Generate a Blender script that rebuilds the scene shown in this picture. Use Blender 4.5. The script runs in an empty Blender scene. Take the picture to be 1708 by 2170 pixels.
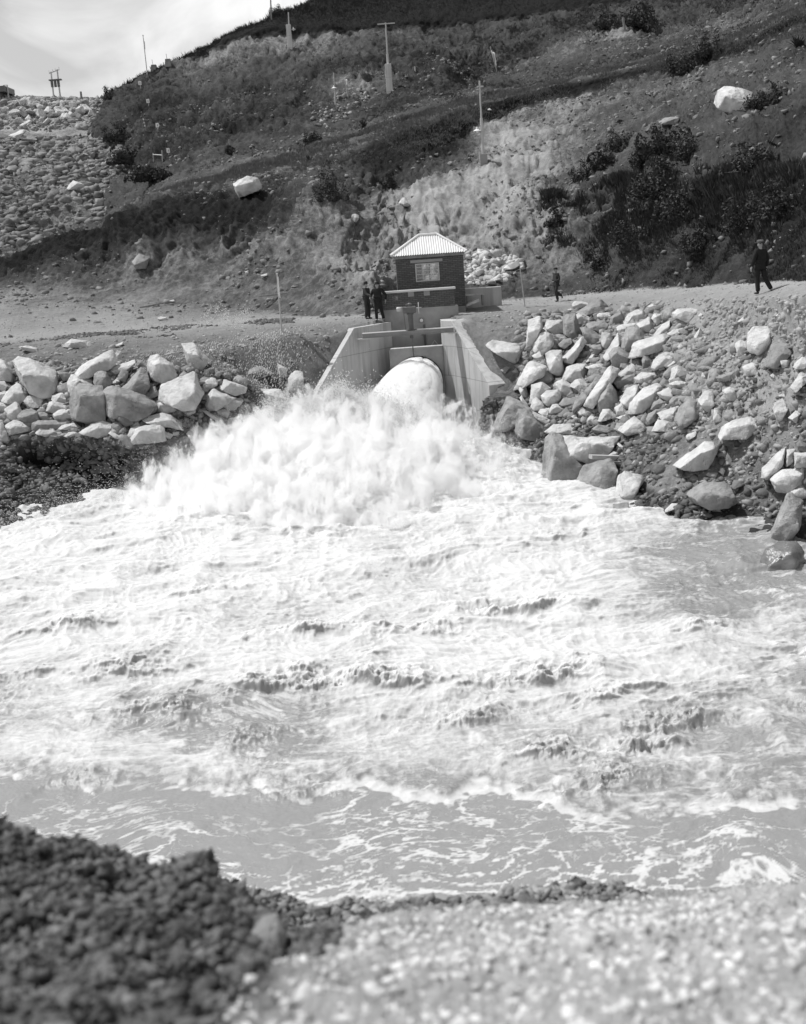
import bpy, bmesh, math, random
import numpy as np
from mathutils import Vector, Matrix
from mathutils.bvhtree import BVHTree
SC = bpy.context.scene
COL = SC.collection
rad = math.radians
# ------------------------------------------------------------------ camera
FP, PITCH, ROLL, CZ = 2500., 13., 4., 9.          # focal length in units of a 1708-wide picture; eye 9 m above the river
_th, _ro = rad(PITCH), rad(ROLL)
CW = np.array([0, math.cos(_th), -math.sin(_th)]); _r0 = np.array([1., 0, 0]); _u0 = np.cross(_r0, CW)
CR = _r0*math.cos(_ro) - _u0*math.sin(_ro); CU = _u0*math.cos(_ro) + _r0*math.sin(_ro)
CP = np.array([0, 0, CZ])
cd = bpy.data.cameras.new('camera'); cam = bpy.data.objects.new('camera', cd); COL.objects.link(cam)
cam.matrix_world = Matrix(((CR[0], CU[0], -CW[0], 0), (CR[1], CU[1], -CW[1], 0), (CR[2], CU[2], -CW[2], CZ), (0, 0, 0, 1)))
cd.sensor_fit = 'HORIZONTAL'; cd.sensor_width = 36; cd.lens = 36*FP/1708; cd.clip_start = .2; cd.clip_end = 3000
cd.dof.use_dof = True; cd.dof.focus_distance = 48; cd.dof.aperture_fstop = 2.2
SC.camera = cam
# ------------------------------------------------------------------ sky, sun, exposure
SUN_EL, SUN_AZ = 60., -68.     # degrees; azimuth measured from +Y (away) towards +X: sun high on the left, a little behind the hill
sd = np.array([math.sin(rad(SUN_AZ))*math.cos(rad(SUN_EL)), math.cos(rad(SUN_AZ))*math.cos(rad(SUN_EL)), math.sin(rad(SUN_EL))])
w = bpy.data.worlds.new('World'); SC.world = w; w.use_nodes = True
nt = w.node_tree; nt.nodes.clear()
def N(t, kind, **kw):
    n = t.nodes.new(kind)
    for k, v in kw.items():
        if k.startswith('i_'): n.inputs[k[2:].replace('_', ' ')].default_value = v
        else: setattr(n, k, v)
    return n
def L(t, a, b): t.links.new(a, b)
sk = N(nt, 'ShaderNodeTexSky', sky_type='NISHITA', sun_disc=False, sun_elevation=rad(SUN_EL), sun_rotation=rad(SUN_AZ))
bw = N(nt, 'ShaderNodeRGBToBW'); L(nt, sk.outputs[0], bw.inputs[0])
tc = N(nt, 'ShaderNodeTexCoord')
mp = N(nt, 'ShaderNodeMapping'); mp.inputs['Scale'].default_value = (3.2, 3.2, 5.5); mp.inputs['Location'].default_value = (.35, 0, .2); L(nt, tc.outputs['Generated'], mp.inputs[0])
cn = N(nt, 'ShaderNodeTexNoise', i_Scale=2.2, i_Detail=6., i_Roughness=.5, i_Distortion=.6); L(nt, mp.outputs[0], cn.inputs[0])
cr = N(nt, 'ShaderNodeMapRange'); cr.inputs[1].default_value = .38; cr.inputs[2].default_value = .60; L(nt, cn.outputs[0], cr.inputs[0])
cl = N(nt, 'ShaderNodeMapRange'); cl.inputs[3].default_value = 7.4; cl.inputs[4].default_value = 12.5; L(nt, cr.outputs[0], cl.inputs[0])
sz_ = N(nt, 'ShaderNodeSeparateXYZ'); L(nt, tc.outputs['Generated'], sz_.inputs[0])   # clouds low over the valley; unseen sky overhead darkened to cut fill light
cz_ = N(nt, 'ShaderNodeMapRange'); cz_.inputs[1].default_value = .30; cz_.inputs[2].default_value = .62; cz_.inputs[3].default_value = .88; cz_.inputs[4].default_value = .12; L(nt, sz_.outputs[2], cz_.inputs[0])
mx = N(nt, 'ShaderNodeMix', data_type='FLOAT'); L(nt, cz_.outputs[0], mx.inputs[0]); L(nt, bw.outputs[0], mx.inputs[2]); L(nt, cl.outputs[0], mx.inputs[3])
bg = N(nt, 'ShaderNodeBackground'); bg.inputs[1].default_value = .078; L(nt, mx.outputs[0], bg.inputs[0])
wo = N(nt, 'ShaderNodeOutputWorld'); L(nt, bg.outputs[0], wo.inputs[0])
ld = bpy.data.lights.new('sun', 'SUN'); ld.energy = 3.7; ld.angle = rad(.6); ld.color = (1, 1, 1)
so = bpy.data.objects.new('sun', ld); COL.objects.link(so); so.rotation_euler = Vector(sd).to_track_quat('Z', 'Y').to_euler(); so.location = (0, 0, 60)
SC.view_settings.view_transform = 'Standard'; SC.view_settings.look = 'None'; SC.view_settings.exposure = .15; SC.view_settings.gamma = 1
try:
    SC.cycles.max_bounces = 14; SC.cycles.diffuse_bounces = 4; SC.cycles.transparent_max_bounces = 8; SC.cycles.use_denoising = True; SC.cycles.volume_bounces = 14; SC.cycles.volume_step_rate = .12; SC.cycles.volume_max_steps = 256
except Exception: pass
# ------------------------------------------------------------------ picture <-> world
def ray(px, py):
    px = np.asarray(px, float)[..., None]; py = np.asarray(py, float)[..., None]
    return CW + CR*(px-854)/FP + CU*(1085-py)/FP
def pt(px, py, Y):
    d = ray(px, py); return CP + d*(np.asarray(Y, float)[..., None]/d[..., 1:2])
def ptz(px, py, z):
    d = ray(px, py); return CP + d*((np.asarray(z, float)[..., None]-CZ)/d[..., 2:3])
def proj(p):
    v = np.asarray(p) - CP; k = v@CW; return 854+FP*(v@CR)/k, 1085-FP*(v@CU)/k
# ------------------------------------------------------------------ noise
def _h(ix, iy, iz, s):
    n = (ix.astype(np.uint32)*np.uint32(374761393) + iy.astype(np.uint32)*np.uint32(668265263) + iz.astype(np.uint32)*np.uint32(2246822519) + np.uint32((s*974634777) & 0xffffffff))
    n = (n ^ (n >> np.uint32(13)))*np.uint32(1274126177); n = n ^ (n >> np.uint32(16))
    return n.astype(np.float64)/4294967295.0
def vn(p, s=0):
    f = np.floor(p); t = p-f; i = f.astype(np.int64); t = t*t*t*(t*(t*6-15)+10); r = 0
    for a in (0, 1):
        wx = t[:, 0] if a else 1-t[:, 0]
        for b in (0, 1):
            wy = t[:, 1] if b else 1-t[:, 1]
            for c in (0, 1):
                wz = t[:, 2] if c else 1-t[:, 2]
                r = r + wx*wy*wz*_h(i[:, 0]+a, i[:, 1]+b, i[:, 2]+c, s)
    return r*2-1
def fbm(p, f=1., o=4, g=.5, s=0, ridge=False):
    p = np.asarray(p)*f; a = 1.; r = np.zeros(len(p)); tot = 0
    for k in range(o):
        v = vn(p + 17.3*k, s+k)
        r += a*((1-2*np.abs(v)) if ridge else v); tot += a; a *= g; p = p*2.03
    return r/tot
def sm(x, a, b):
    t = np.clip((np.asarray(x, float)-a)/(b-a), 0, 1); return t*t*(3-2*t)
# ------------------------------------------------------------------ mesh + tagging helpers
def mesh_np(name, V, F, mat=None, attrs=None, smooth=False):
    V = np.asarray(V, np.float32); F = np.asarray(F, np.int32); k = F.shape[1]
    m = bpy.data.meshes.new(name); m.vertices.add(len(V)); m.vertices.foreach_set('co', V.ravel())
    m.loops.add(F.size); m.loops.foreach_set('vertex_index', F.ravel())
    m.polygons.add(len(F)); m.polygons.foreach_set('loop_start', np.arange(0, F.size, k, dtype=np.int32))
    try: m.polygons.foreach_set('loop_total', np.full(len(F), k, dtype=np.int32))
    except Exception: pass
    if smooth: m.polygons.foreach_set('use_smooth', np.ones(len(F), bool))
    m.update(calc_edges=True)
    for n, a in (attrs or {}).items():
        at = m.attributes.new(n, 'FLOAT', 'POINT'); at.data.foreach_set('value', np.asarray(a, np.float32))
    if mat: m.materials.append(mat)
    return m
def link(name, me, parent=None, loc=None):
    o = bpy.data.objects.new(name, me); COL.objects.link(o)
    if parent: o.parent = parent
    if loc is not None: o.location = loc
    return o
def tag(o, label=None, cat=None, group=None, kind=None):
    if label: o['label'] = label
    if cat: o['category'] = cat
    if group: o['group'] = group
    if kind: o['kind'] = kind
    return o
def thing(name, label, cat, loc, group=None, rz=0):
    o = bpy.data.objects.new(name, None); COL.objects.link(o); o.location = loc; o.rotation_euler = (0, 0, rz); o.empty_display_size = .3
    return tag(o, label, cat, group)
class MB:
    def __init__(s): s.b = bmesh.new()
    def box(s, x0, x1, y0, y1, z0, z1, bev=0):
        r = bmesh.ops.create_cube(s.b, size=1)
        for v in r['verts']: v.co = Vector(((x0+x1)/2+v.co.x*(x1-x0), (y0+y1)/2+v.co.y*(y1-y0), (z0+z1)/2+v.co.z*(z1-z0)))
        if bev:
            es = {e for v in r['verts'] for e in v.link_edges}
            bmesh.ops.bevel(s.b, geom=list(es), offset=bev, segments=1, affect='EDGES')
        return s
    def hull(s, pts):
        vs = [s.b.verts.new(Vector(p)) for p in pts]
        r = bmesh.ops.convex_hull(s.b, input=vs)
        junk = [v for v in r['geom_interior'] + r['geom_unused'] if isinstance(v, bmesh.types.BMVert) and v.is_valid]
        if junk: bmesh.ops.delete(s.b, geom=list(set(junk)), context='VERTS')
        return s
    def tube(s, pts, rs, seg=8, cap=True):
        pts = [Vector(p) for p in pts]; rs = rs if isinstance(rs, (list, tuple)) else [rs]*len(pts); rings = []
        for i, p in enumerate(pts):
            d = (pts[min(i+1, len(pts)-1)] - pts[max(i-1, 0)]).normalized()
            a = d.orthogonal().normalized() if i == 0 else (a - d*a.dot(d)).normalized()
            b = d.cross(a)
            rings.append([s.b.verts.new(p + (a*math.cos(t)+b*math.sin(t))*rs[i]) for t in [2*math.pi*k/seg for k in range(seg)]])
        for i in range(len(rings)-1):
            for k in range(seg): s.b.faces.new((rings[i][k], rings[i][(k+1) % seg], rings[i+1][(k+1) % seg], rings[i+1][k]))
        if cap: s.b.faces.new(rings[0][::-1]); s.b.faces.new(rings[-1])
        return s
    def face(s, pts): s.b.faces.new([s.b.verts.new(Vector(p)) for p in pts]); return s
    def sphere(s, c, r, sc=(1, 1, 1), sub=2):
        q = bmesh.ops.create_icosphere(s.b, subdivisions=sub, radius=r)
        for v in q['verts']: v.co = Vector((c[0]+v.co.x*sc[0], c[1]+v.co.y*sc[1], c[2]+v.co.z*sc[2]))
        return s
    def build(s, name, mat, parent=None, loc=None, smooth=False):
        # coordinates are given in the parent's frame
        bmesh.ops.recalc_face_normals(s.b, faces=s.b.faces)
        me = bpy.data.meshes.new(name)
        if loc is not None: bmesh.ops.translate(s.b, verts=s.b.verts, vec=-Vector(loc))
        s.b.to_mesh(me); s.b.free()
        if smooth:
            for p in me.polygons: p.use_smooth = True
        me.materials.append(mat); return link(name, me, parent, loc)
# ------------------------------------------------------------------ materials (all neutral: the photograph is black and white)
def mat(name, c=.5, c2=None, scale=3., rough=.85, bump=.3, bscale=None, detail=8., spec=.3, attr=None, metal=0, dirt=0):
    m = bpy.data.materials.new(name); m.use_nodes = True; t = m.node_tree; p = t.nodes['Principled BSDF']
    p.inputs['Roughness'].default_value = rough; p.inputs['Specular IOR Level'].default_value = spec; p.inputs['Metallic'].default_value = metal
    tc = N(t, 'ShaderNodeTexCoord'); n1 = N(t, 'ShaderNodeTexNoise', i_Scale=scale, i_Detail=detail, i_Roughness=.62); L(t, tc.outputs['Object'], n1.inputs[0])
    mr = N(t, 'ShaderNodeMapRange'); mr.inputs[1].default_value = .3; mr.inputs[2].default_value = .7; c2 = c if c2 is None else c2
    mr.inputs[3].default_value = c; mr.inputs[4].default_value = c2; L(t, n1.outputs[0], mr.inputs[0]); out = mr.outputs[0]
    if dirt:
        n3 = N(t, 'ShaderNodeTexNoise', i_Scale=scale*.35, i_Detail=5.); L(t, tc.outputs['Object'], n3.inputs[0])
        m3 = N(t, 'ShaderNodeMapRange'); m3.inputs[1].default_value = .45; m3.inputs[2].default_value = .62; m3.inputs[3].default_value = 1; m3.inputs[4].default_value = 1-dirt; L(t, n3.outputs[0], m3.inputs[0])
        mu = N(t, 'ShaderNodeMath', operation='MULTIPLY'); L(t, out, mu.inputs[0]); L(t, m3.outputs[0], mu.inputs[1]); out = mu.outputs[0]
    L(t, out, p.inputs['Base Color'])
    if bump:
        n2 = N(t, 'ShaderNodeTexNoise', i_Scale=bscale or scale*5, i_Detail=8., i_Roughness=.65); L(t, tc.outputs['Object'], n2.inputs[0])
        b = N(t, 'ShaderNodeBump', i_Strength=bump, i_Distance=.12 if bump >= 1 else .05); L(t, n2.outputs[0], b.inputs['Height']); L(t, b.outputs[0], p.inputs['Normal'])
    return m
M = {}
M['rock'] = mat('pale_granite', .50, .76, 2.2, .9, 1., 5., dirt=.35)
M['rock_mid'] = mat('grey_granite', .24, .44, 2.2, .9, 1., 5., dirt=.4)
M['rock_dark'] = mat('dark_rock', .14, .26, 1.5, .8, .6, 9., dirt=.3)
M['rock_wet'] = mat('wet_rock', .10, .22, 2.5, .18, .6, 8., spec=.7)
M['stone'] = mat('stones', .22, .42, .6, .9, .4, 8.)
M['stone_dark'] = mat('dark_stones', .12, .28, .8, .9, .4, 8.)
M['conc'] = mat('pale_concrete', .52, .60, .8, .8, .12, 14., dirt=.08)
def panels(m):
    t = m.node_tree; p = t.nodes['Principled BSDF']; src = p.inputs['Base Color'].links[0].from_socket
    tc = N(t, 'ShaderNodeTexCoord'); se = N(t, 'ShaderNodeSeparateXYZ'); L(t, tc.outputs['Object'], se.inputs[0]); a = N(t, 'ShaderNodeMath', operation='MULTIPLY_ADD'); a.inputs[1].default_value = 1.6; L(t, se.outputs[1], a.inputs[0]); L(t, se.outputs[0], a.inputs[2])
    co = N(t, 'ShaderNodeCombineXYZ'); L(t, a.outputs[0], co.inputs[0]); L(t, se.outputs[2], co.inputs[1])
    b = N(t, 'ShaderNodeTexBrick'); b.inputs['Scale'].default_value = 1; b.inputs['Brick Width'].default_value = 2.3; b.inputs['Row Height'].default_value = 1.35; b.inputs['Mortar Size'].default_value = .014
    b.inputs['Color1'].default_value = (1,)*4; b.inputs['Color2'].default_value = (.93,)*3+(1,); b.inputs['Mortar'].default_value = (.55,)*3+(1,); L(t, co.outputs[0], b.inputs[0])
    st = N(t, 'ShaderNodeTexNoise', i_Scale=1., i_Detail=5., i_Roughness=.6); mp_ = N(t, 'ShaderNodeMapping'); mp_.inputs['Scale'].default_value = (3.5, 3.5, .35); L(t, tc.outputs['Object'], mp_.inputs[0]); L(t, mp_.outputs[0], st.inputs[0])
    sr = N(t, 'ShaderNodeMapRange'); sr.inputs[1].default_value = .45; sr.inputs[2].default_value = .7; sr.inputs[3].default_value = 1; sr.inputs[4].default_value = .72; L(t, st.outputs[0], sr.inputs[0])
    m1 = N(t, 'ShaderNodeMath', operation='MULTIPLY'); L(t, src, m1.inputs[0]); L(t, b.outputs[0], m1.inputs[1]); m2 = N(t, 'ShaderNodeMath', operation='MULTIPLY'); L(t, m1.outputs[0], m2.inputs[0]); L(t, sr.outputs[0], m2.inputs[1]); L(t, m2.outputs[0], p.inputs['Base Color'])
panels(M['conc'])
M['conc_dk'] = mat('weathered_concrete', .26, .38, 1.2, .85, .2, 12., dirt=.25)
M['black_steel'] = mat('black_steel', .02, .03, 2., .7, 0, spec=.1); M['steel'] = mat('painted_steel', .10, .14, 2., .5, .05)
M['steel_lt'] = mat('galvanised_steel', .42, .5, 3., .45, .05)
M['roof'] = mat('fibre_cement_sheet', .66, .76, 2., .8, .05, dirt=.06)
M['frame'] = mat('window_frame_paint', .45, .5, 3., .6, 0)
M['wood'] = mat('weathered_wood', .16, .28, 5., .85, .3)
M['wood_lt'] = mat('pale_wood', .40, .5, 5., .85, .2)
M['post'] = mat('pole_paint', .42, .52, 2., .7, .1)
M['white'] = mat('white_cloth', .75, .8, 4., .9, .05)
M['dark'] = mat('dark_cloth', .012, .02, 8., .9, .1)
M['dark2'] = mat('charcoal_cloth', .035, .05, 8., .9, .1)
M['skin'] = mat('skin', .30, .34, 6., .6, .05)
M['leather'] = mat('black_leather', .015, .02, 6., .4, 0)
M['board'] = mat('white_board_paint', .7, .75, 4., .7, 0)
M['grass'] = mat('grass_blades', .06, .14, .5, .8, 0)
M['leaf'] = mat('dark_leaves', .025, .07, 1.5, .7, 0)
M['glass_w'] = mat('lamp_glass', .8, .85, 3., .15, 0)
def brick_mat():
    m = bpy.data.materials.new('dark_brick'); m.use_nodes = True; t = m.node_tree; p = t.nodes['Principled BSDF']; p.inputs['Roughness'].default_value = .9
    tc = N(t, 'ShaderNodeTexCoord'); se = N(t, 'ShaderNodeSeparateXYZ'); L(t, tc.outputs['Object'], se.inputs[0])
    ad = N(t, 'ShaderNodeMath', operation='ADD'); L(t, se.outputs[0], ad.inputs[0]); L(t, se.outputs[1], ad.inputs[1])
    co = N(t, 'ShaderNodeCombineXYZ'); L(t, ad.outputs[0], co.inputs[0]); L(t, se.outputs[2], co.inputs[1])
    b = N(t, 'ShaderNodeTexBrick'); b.inputs['Scale'].default_value = 1; b.inputs['Brick Width'].default_value = .25; b.inputs['Row Height'].default_value = .085
    b.inputs['Mortar Size'].default_value = .012; b.inputs['Color1'].default_value = (.085,)*3+(1,); b.inputs['Color2'].default_value = (.13,)*3+(1,); b.inputs['Mortar'].default_value = (.05,)*3+(1,)
    L(t, co.outputs[0], b.inputs[0]); L(t, b.outputs[0], p.inputs['Base Color'])
    n = N(t, 'ShaderNodeTexNoise', i_Scale=14.); L(t, tc.outputs['Object'], n.inputs[0])
    bp = N(t, 'ShaderNodeBump', i_Strength=.6, i_Distance=.02); bp.invert = True; L(t, b.outputs['Fac'], bp.inputs['Height']); L(t, bp.outputs[0], p.inputs['Normal'])
    return m
M['brick'] = brick_mat()
def ground_mat(name, pale=.44, mid=.098, dark=.016, s=1.):
    m = bpy.data.materials.new(name); m.use_nodes = True; t = m.node_tree; p = t.nodes['Principled BSDF']; p.inputs['Roughness'].default_value = .95; p.inputs['Specular IOR Level'].default_value = .15
    tc = N(t, 'ShaderNodeTexCoord'); at = N(t, 'ShaderNodeAttribute', attribute_name='veg_shade')  # ground cover, plus shade painted in as dark bands below the ridges
    n1 = N(t, 'ShaderNodeTexNoise', i_Scale=.22*s, i_Detail=9., i_Roughness=.68); L(t, tc.outputs['Object'], n1.inputs[0])
    n2 = N(t, 'ShaderNodeTexNoise', i_Scale=2.6*s, i_Detail=7., i_Roughness=.75); L(t, tc.outputs['Object'], n2.inputs[0])
    a = N(t, 'ShaderNodeMath', operation='MULTIPLY_ADD'); a.inputs[1].default_value = 1.5; a.inputs[2].default_value = -.75; L(t, n1.outputs[0], a.inputs[0])
    b = N(t, 'ShaderNodeMath', operation='MULTIPLY_ADD'); b.inputs[1].default_value = 1.1; b.inputs[2].default_value = -.55; L(t, n2.outputs[0], b.inputs[0])
    c = N(t, 'ShaderNodeMath', operation='ADD'); L(t, a.outputs[0], c.inputs[0]); L(t, b.outputs[0], c.inputs[1])
    at2 = N(t, 'ShaderNodeAttribute', attribute_name='nz'); c2 = N(t, 'ShaderNodeMath', operation='MULTIPLY'); L(t, c.outputs[0], c2.inputs[0]); L(t, at2.outputs['Fac'], c2.inputs[1])
    d = N(t, 'ShaderNodeMath', operation='ADD'); d.use_clamp = True; L(t, at.outputs['Fac'], d.inputs[0]); L(t, c2.outputs[0], d.inputs[1])
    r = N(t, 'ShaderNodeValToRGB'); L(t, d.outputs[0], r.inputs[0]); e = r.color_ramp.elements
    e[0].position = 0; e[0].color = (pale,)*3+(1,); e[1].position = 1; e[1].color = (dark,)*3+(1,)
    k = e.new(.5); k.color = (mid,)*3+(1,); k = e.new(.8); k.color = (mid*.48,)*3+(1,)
    vo = N(t, 'ShaderNodeTexVoronoi', i_Scale=5.*s); L(t, tc.outputs['Object'], vo.inputs[0])
    vm = N(t, 'ShaderNodeMapRange'); vm.inputs[1].default_value = .06; vm.inputs[2].default_value = .2; vm.inputs[3].default_value = 1.5; vm.inputs[4].default_value = 1.; L(t, vo.outputs['Distance'], vm.inputs[0])
    mu = N(t, 'ShaderNodeMath', operation='MULTIPLY'); L(t, r.outputs[0], mu.inputs[0]); L(t, vm.outputs[0], mu.inputs[1])
    L(t, mu.outputs[0], p.inputs['Base Color'])
    n3 = N(t, 'ShaderNodeTexNoise', i_Scale=3.5*s, i_Detail=9., i_Roughness=.8); L(t, tc.outputs['Object'], n3.inputs[0])
    bp = N(t, 'ShaderNodeBump', i_Strength=.85, i_Distance=.22/s); L(t, n3.outputs[0], bp.inputs['Height']); L(t, bp.outputs[0], p.inputs['Normal'])
    return m
M['hill'] = ground_mat('hillside_soil_turf_shade'); M['near'] = ground_mat('near_bank_gravel', .68, .34, .04, 6.)
# ------------------------------------------------------------------ far bank and hillside: lofted through surveyed feature lines
PX = np.unique(np.concatenate([np.arange(-500, -30, 14), np.arange(-30, 1740, 3.2), np.arange(1740, 2210, 14)]))
def crv(pts, zmode=False, veg_shade=.5, nz=1., amp=.3, smw=12):
    """pts: (px, py, Y or z). returns world line on the columns, plus ground cover with painted shade bands, and roughness"""
    a = np.array(pts, float); py = np.interp(PX, a[:, 0], a[:, 1]); c = np.interp(PX, a[:, 0], a[:, 2])
    k = np.exp(-np.linspace(-2, 2, 9)**2); k /= k.sum()
    if smw:
        g = np.arange(-600, 2300, smw/2.); 
        def s_(v):
            u = np.convolve(np.pad(np.interp(g, PX, v), 4, mode='edge'), k, 'valid'); return np.interp(PX, g, u)
        py = s_(py); c = s_(c)
    P = ptz(PX, py, c) if zmode else pt(PX, py, c)
    f = lambda q: np.interp(PX, [x for x, _ in q], [y for _, y in q]) if isinstance(q, list) else np.full(len(PX), float(q))
    return P, f(veg_shade), f(nz), f(amp)
def loft(curves, rows):
    Ps, A = [], []
    for i in range(len(curves)-1):
        a, b = curves[i], curves[i+1]; n = rows[i]; last = i == len(curves)-2
        for k in range(n + (1 if last else 0)):
            t = k/n; Ps.append(a[0]*(1-t)+b[0]*t); A.append(np.stack([a[j]*(1-t)+b[j]*t for j in (1, 2, 3)], -1))
    return np.array(Ps), np.array(A)
def gridfaces(r, c):
    i = np.arange((r-1)*(c-1)); y, x = i//(c-1), i % (c-1); a = y*c+x
    return np.stack([a, a+1, a+c+1, a+c], -1)
def normals(G):
    du = np.gradient(G, axis=1); dv = np.gradient(G, axis=0); n = np.cross(du, dv); n /= np.linalg.norm(n, axis=-1, keepdims=True)+1e-9
    return n
SH = [(-500,1330),(0,1140),(100,1105),(280,1055),(400,1015),(520,985),(640,960),(760,950),(900,945),(1000,955),(1080,985),(1150,1012),(1300,1048),(1312,1098),(1377,1104),(1470,1125),(1538,1112),(1577,1129),(1610,1148),(1708,1165),(2200,1290)]
b1 = crv([(x, y, 0.) for x, y in SH], True, .85, .5, .12, 8)
b0 = (b1[0]+np.array([0, -1.6, -1.3]), b1[1], b1[2], b1[3])
b2 = crv([(-500,960,2.4),(0,925,2.4),(250,940,2.2),(400,958,1.6),(520,950,1.2),(640,935,1.0),(1000,925,.9),(1080,925,.85),(1150,945,.8),(1300,990,.7),(1400,1045,.6),(1480,1062,.6),(1560,1045,.7),(1700,1070,.7),(2200,1170,.6)], True, [(0,.45),(400,.5),(1000,.5),(1300,.55),(1500,.4),(1708,.25)], .8, .1)
b1b = crv([(-500,1090,1.3),(0,1030,1.1),(60,980,1.3),(250,985,1.1),(400,990,1.0),(520,968,.7),(640,948,.5),(1000,940,.4),(1080,950,.4),(1150,985,.4),(1300,1020,.35),(1400,1075,.3),(1480,1100,.3),(1560,1085,.3),(1700,1120,.3),(2200,1230,.3)], True, [(0,1.),(400,1.),(640,.9),(1300,.9),(1500,.9),(1600,.5),(1708,.45)], .4, .16)
b3 = crv([(-500,830,4.2),(0,800,4.4),(370,800,4.2),(600,780,4.2),(700,760,4.2),(900,740,4.6),(1007,740,4.2),(1204,735,3.9),(1356,735,4.1),(1540,740,4.6),(1708,745,4.9),(2200,740,5.6)], True, [(0,.5),(600,.5),(900,.45),(1200,.3),(1500,.15),(1708,.12)], .7, .16)
b4 = crv([(-500,770,5.2),(0,736,5.3),(370,716,5.3),(600,704,5.3),(700,692,5.3),(790,688,5.3),(900,686,5.3),(980,675,5.3),(1007,669,5.3),(1204,649,5.3),(1356,641,5.5),(1540,630,6.1),(1708,626,6.6),(2200,600,7.4)], True, [(0,.3),(600,.3),(900,.2),(1708,.1)], .3, .04)
b5 = crv([(-500,745,5.25),(0,715,5.35),(370,690,5.35),(600,674,5.4),(700,672,5.4),(790,668,5.4),(860,655,5.4),(980,642,5.4),(1100,636,5.4),(1191,627,5.4),(1400,612,5.8),(1598,600,6.4),(1708,594,6.8),(2200,575,7.6)], True, [(0,.12),(600,.1),(1708,.02)], .2, .03)
b6 = crv([(-500,640,84),(0,622,78),(250,632,74),(500,650,70),(640,664,65),(700,668,61),(790,660,60.5),(860,648,62.5),(980,634,65),(1100,630,66.5),(1191,621,66),(1400,607,59),(1598,596,47.5),(1708,590,40),(2200,570,24)], False, [(0,.3),(300,.35),(640,.5),(860,.5),(1191,.6),(1598,.85),(1708,.9)], .6, .1)
b7 = crv([(-500,660,86),(0,592,82.5),(100,572,80.2),(250,548,79),(400,535,77.6),(500,528,76),(640,520,72),(720,540,67),(800,585,64),(860,585,68),(980,560,72),(1100,560,70),(1191,560,69),(1400,520,62),(1598,500,51.5),(1708,490,47),(2200,470,42)], False, [(-100,.9),(100,.85),(300,.5),(400,.35),(560,.3),(700,.42),(860,.3),(1000,.2),(1150,.28),(1250,.55),(1400,.85),(1598,.95),(1708,1)], .8, .45)
b8 = crv([(-500,640,95),(0,564,88),(100,518,86.2),(250,474,85),(400,458,82.6),(520,462,80.07),(600,440,78.36),(660,400,76.5),(720,430,75),(800,450,79),(860,420,82),(980,395,80),(1100,395,77),(1191,410,76),(1400,380,67),(1598,360,57),(1708,350,52),(2200,330,47)], False, [(0,1.45),(560,1.35),(640,.7),(720,.45),(860,.22),(1024,.1),(1150,.2),(1191,.5),(1300,.7),(1400,.6),(1598,.8),(1708,.85)], .8, .45)  # dark turf, deepened to paint the shadow band under the spur edge
b9 = crv([(-500,600,99),(0,557,93),(160,488,92.72),(330,426,91.72),(490,398,90.16),(640,372,90),(760,350,90),(880,335,92),(960,305,97),(1040,265,102),(1100,235,106),(1290,185,100),(1560,110,90),(1708,60,86),(2200,-60,84)], False, [(0,.45),(500,.45),(640,.6),(740,.9),(800,1.25),(930,1.2),(1000,.7),(1060,.3),(1191,.4),(1300,.45),(1400,.55),(1560,.6),(1708,.7)], .8, .4)  # high cover values in the middle paint the cut's shade into the colour
b9b = crv([(-500,596,100),(0,556,93.4),(160,486,93.22),(330,424,92.22),(490,394,91.16),(640,366,91),(740,345,91),(800,325,93),(880,300,95),(960,270,98.3),(1040,240,102.8),(1100,220,106.8),(1290,172,101),(1560,98,90.8),(1708,45,86.8),(2200,-90,84.8)], False, [(0,.45),(600,.5),(740,.9),(800,1.3),(1708,1.3)], .3, .3)  # dark strip: shade of the cut face below the ridge, painted as colour
b10 = crv([(-500,590,101),(0,552,94),(160,484,93.72),(330,418,93.22),(490,384,93.16),(640,355,94),(760,310,94),(820,287,95),(940,242,99),(1000,220,103),(1100,195,107.3),(1290,150,101.6),(1560,80,91.4),(1708,20,87.4),(2200,-120,85.4)], False, [(0,.42),(1708,.5)], .6, .2)
b11 = crv([(-500,620,105),(0,580,100),(160,520,100),(280,460,100),(330,403,100),(490,330,108),(640,290,112),(760,262,114),(860,225,116),(940,205,120),(1000,195,120),(1100,185,122),(1290,140,115),(1560,72,104),(1708,12,100),(2200,-130,95)], False, [(0,.6),(490,.65),(640,.75),(800,.8),(1708,.7)], .8, .35)
b12 = crv([(-500,640,125),(0,600,130),(160,560,140),(222,360,137),(260,350,128),(303,350,121),(400,300,118),(490,270,122),(640,240,125),(730,185,128),(860,172,128),(950,150,126),(1000,172,135),(1100,150,138),(1200,95,135),(1290,66,133),(1400,85,125),(1560,50,115),(1708,0,108),(2200,-160,100)], False, [(0,.7),(300,.92),(640,.9),(760,.4),(860,.85),(1000,.8),(1200,.5),(1300,.45),(1400,.6),(1708,.7)], .9, .5)
b13 = crv([(-500,640,150),(0,600,150),(160,560,155),(190,310,147),(205,270,145),(300,240,140),(400,230,138),(490,210,136),(640,170,138),(730,130,140),(860,120,142),(1000,130,142),(1100,110,145),(1200,75,142),(1290,60,139),(1400,60,135),(1560,30,125),(1708,-20,115),(2200,-180,108)], False, [(200,.7),(300,.92),(640,.85),(860,.85),(1708,.8)], .9, .5)
b14 = crv([(-500,640,170),(0,600,170),(160,560,170),(203,236,158),(215,213,156),(245,191,156),(300,162,156),(390,132,158),(500,97,158),(580,88,158),(640,85,158),(740,80,158),(860,65,158),(1000,60,158),(1100,50,158),(1290,20,152),(1560,-30,140),(1708,-80,130),(2200,-250,120)], False, [(200,.9),(300,.8),(390,.5),(500,.35),(740,.4),(860,.7),(1708,.85)], .7, .5)
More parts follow.
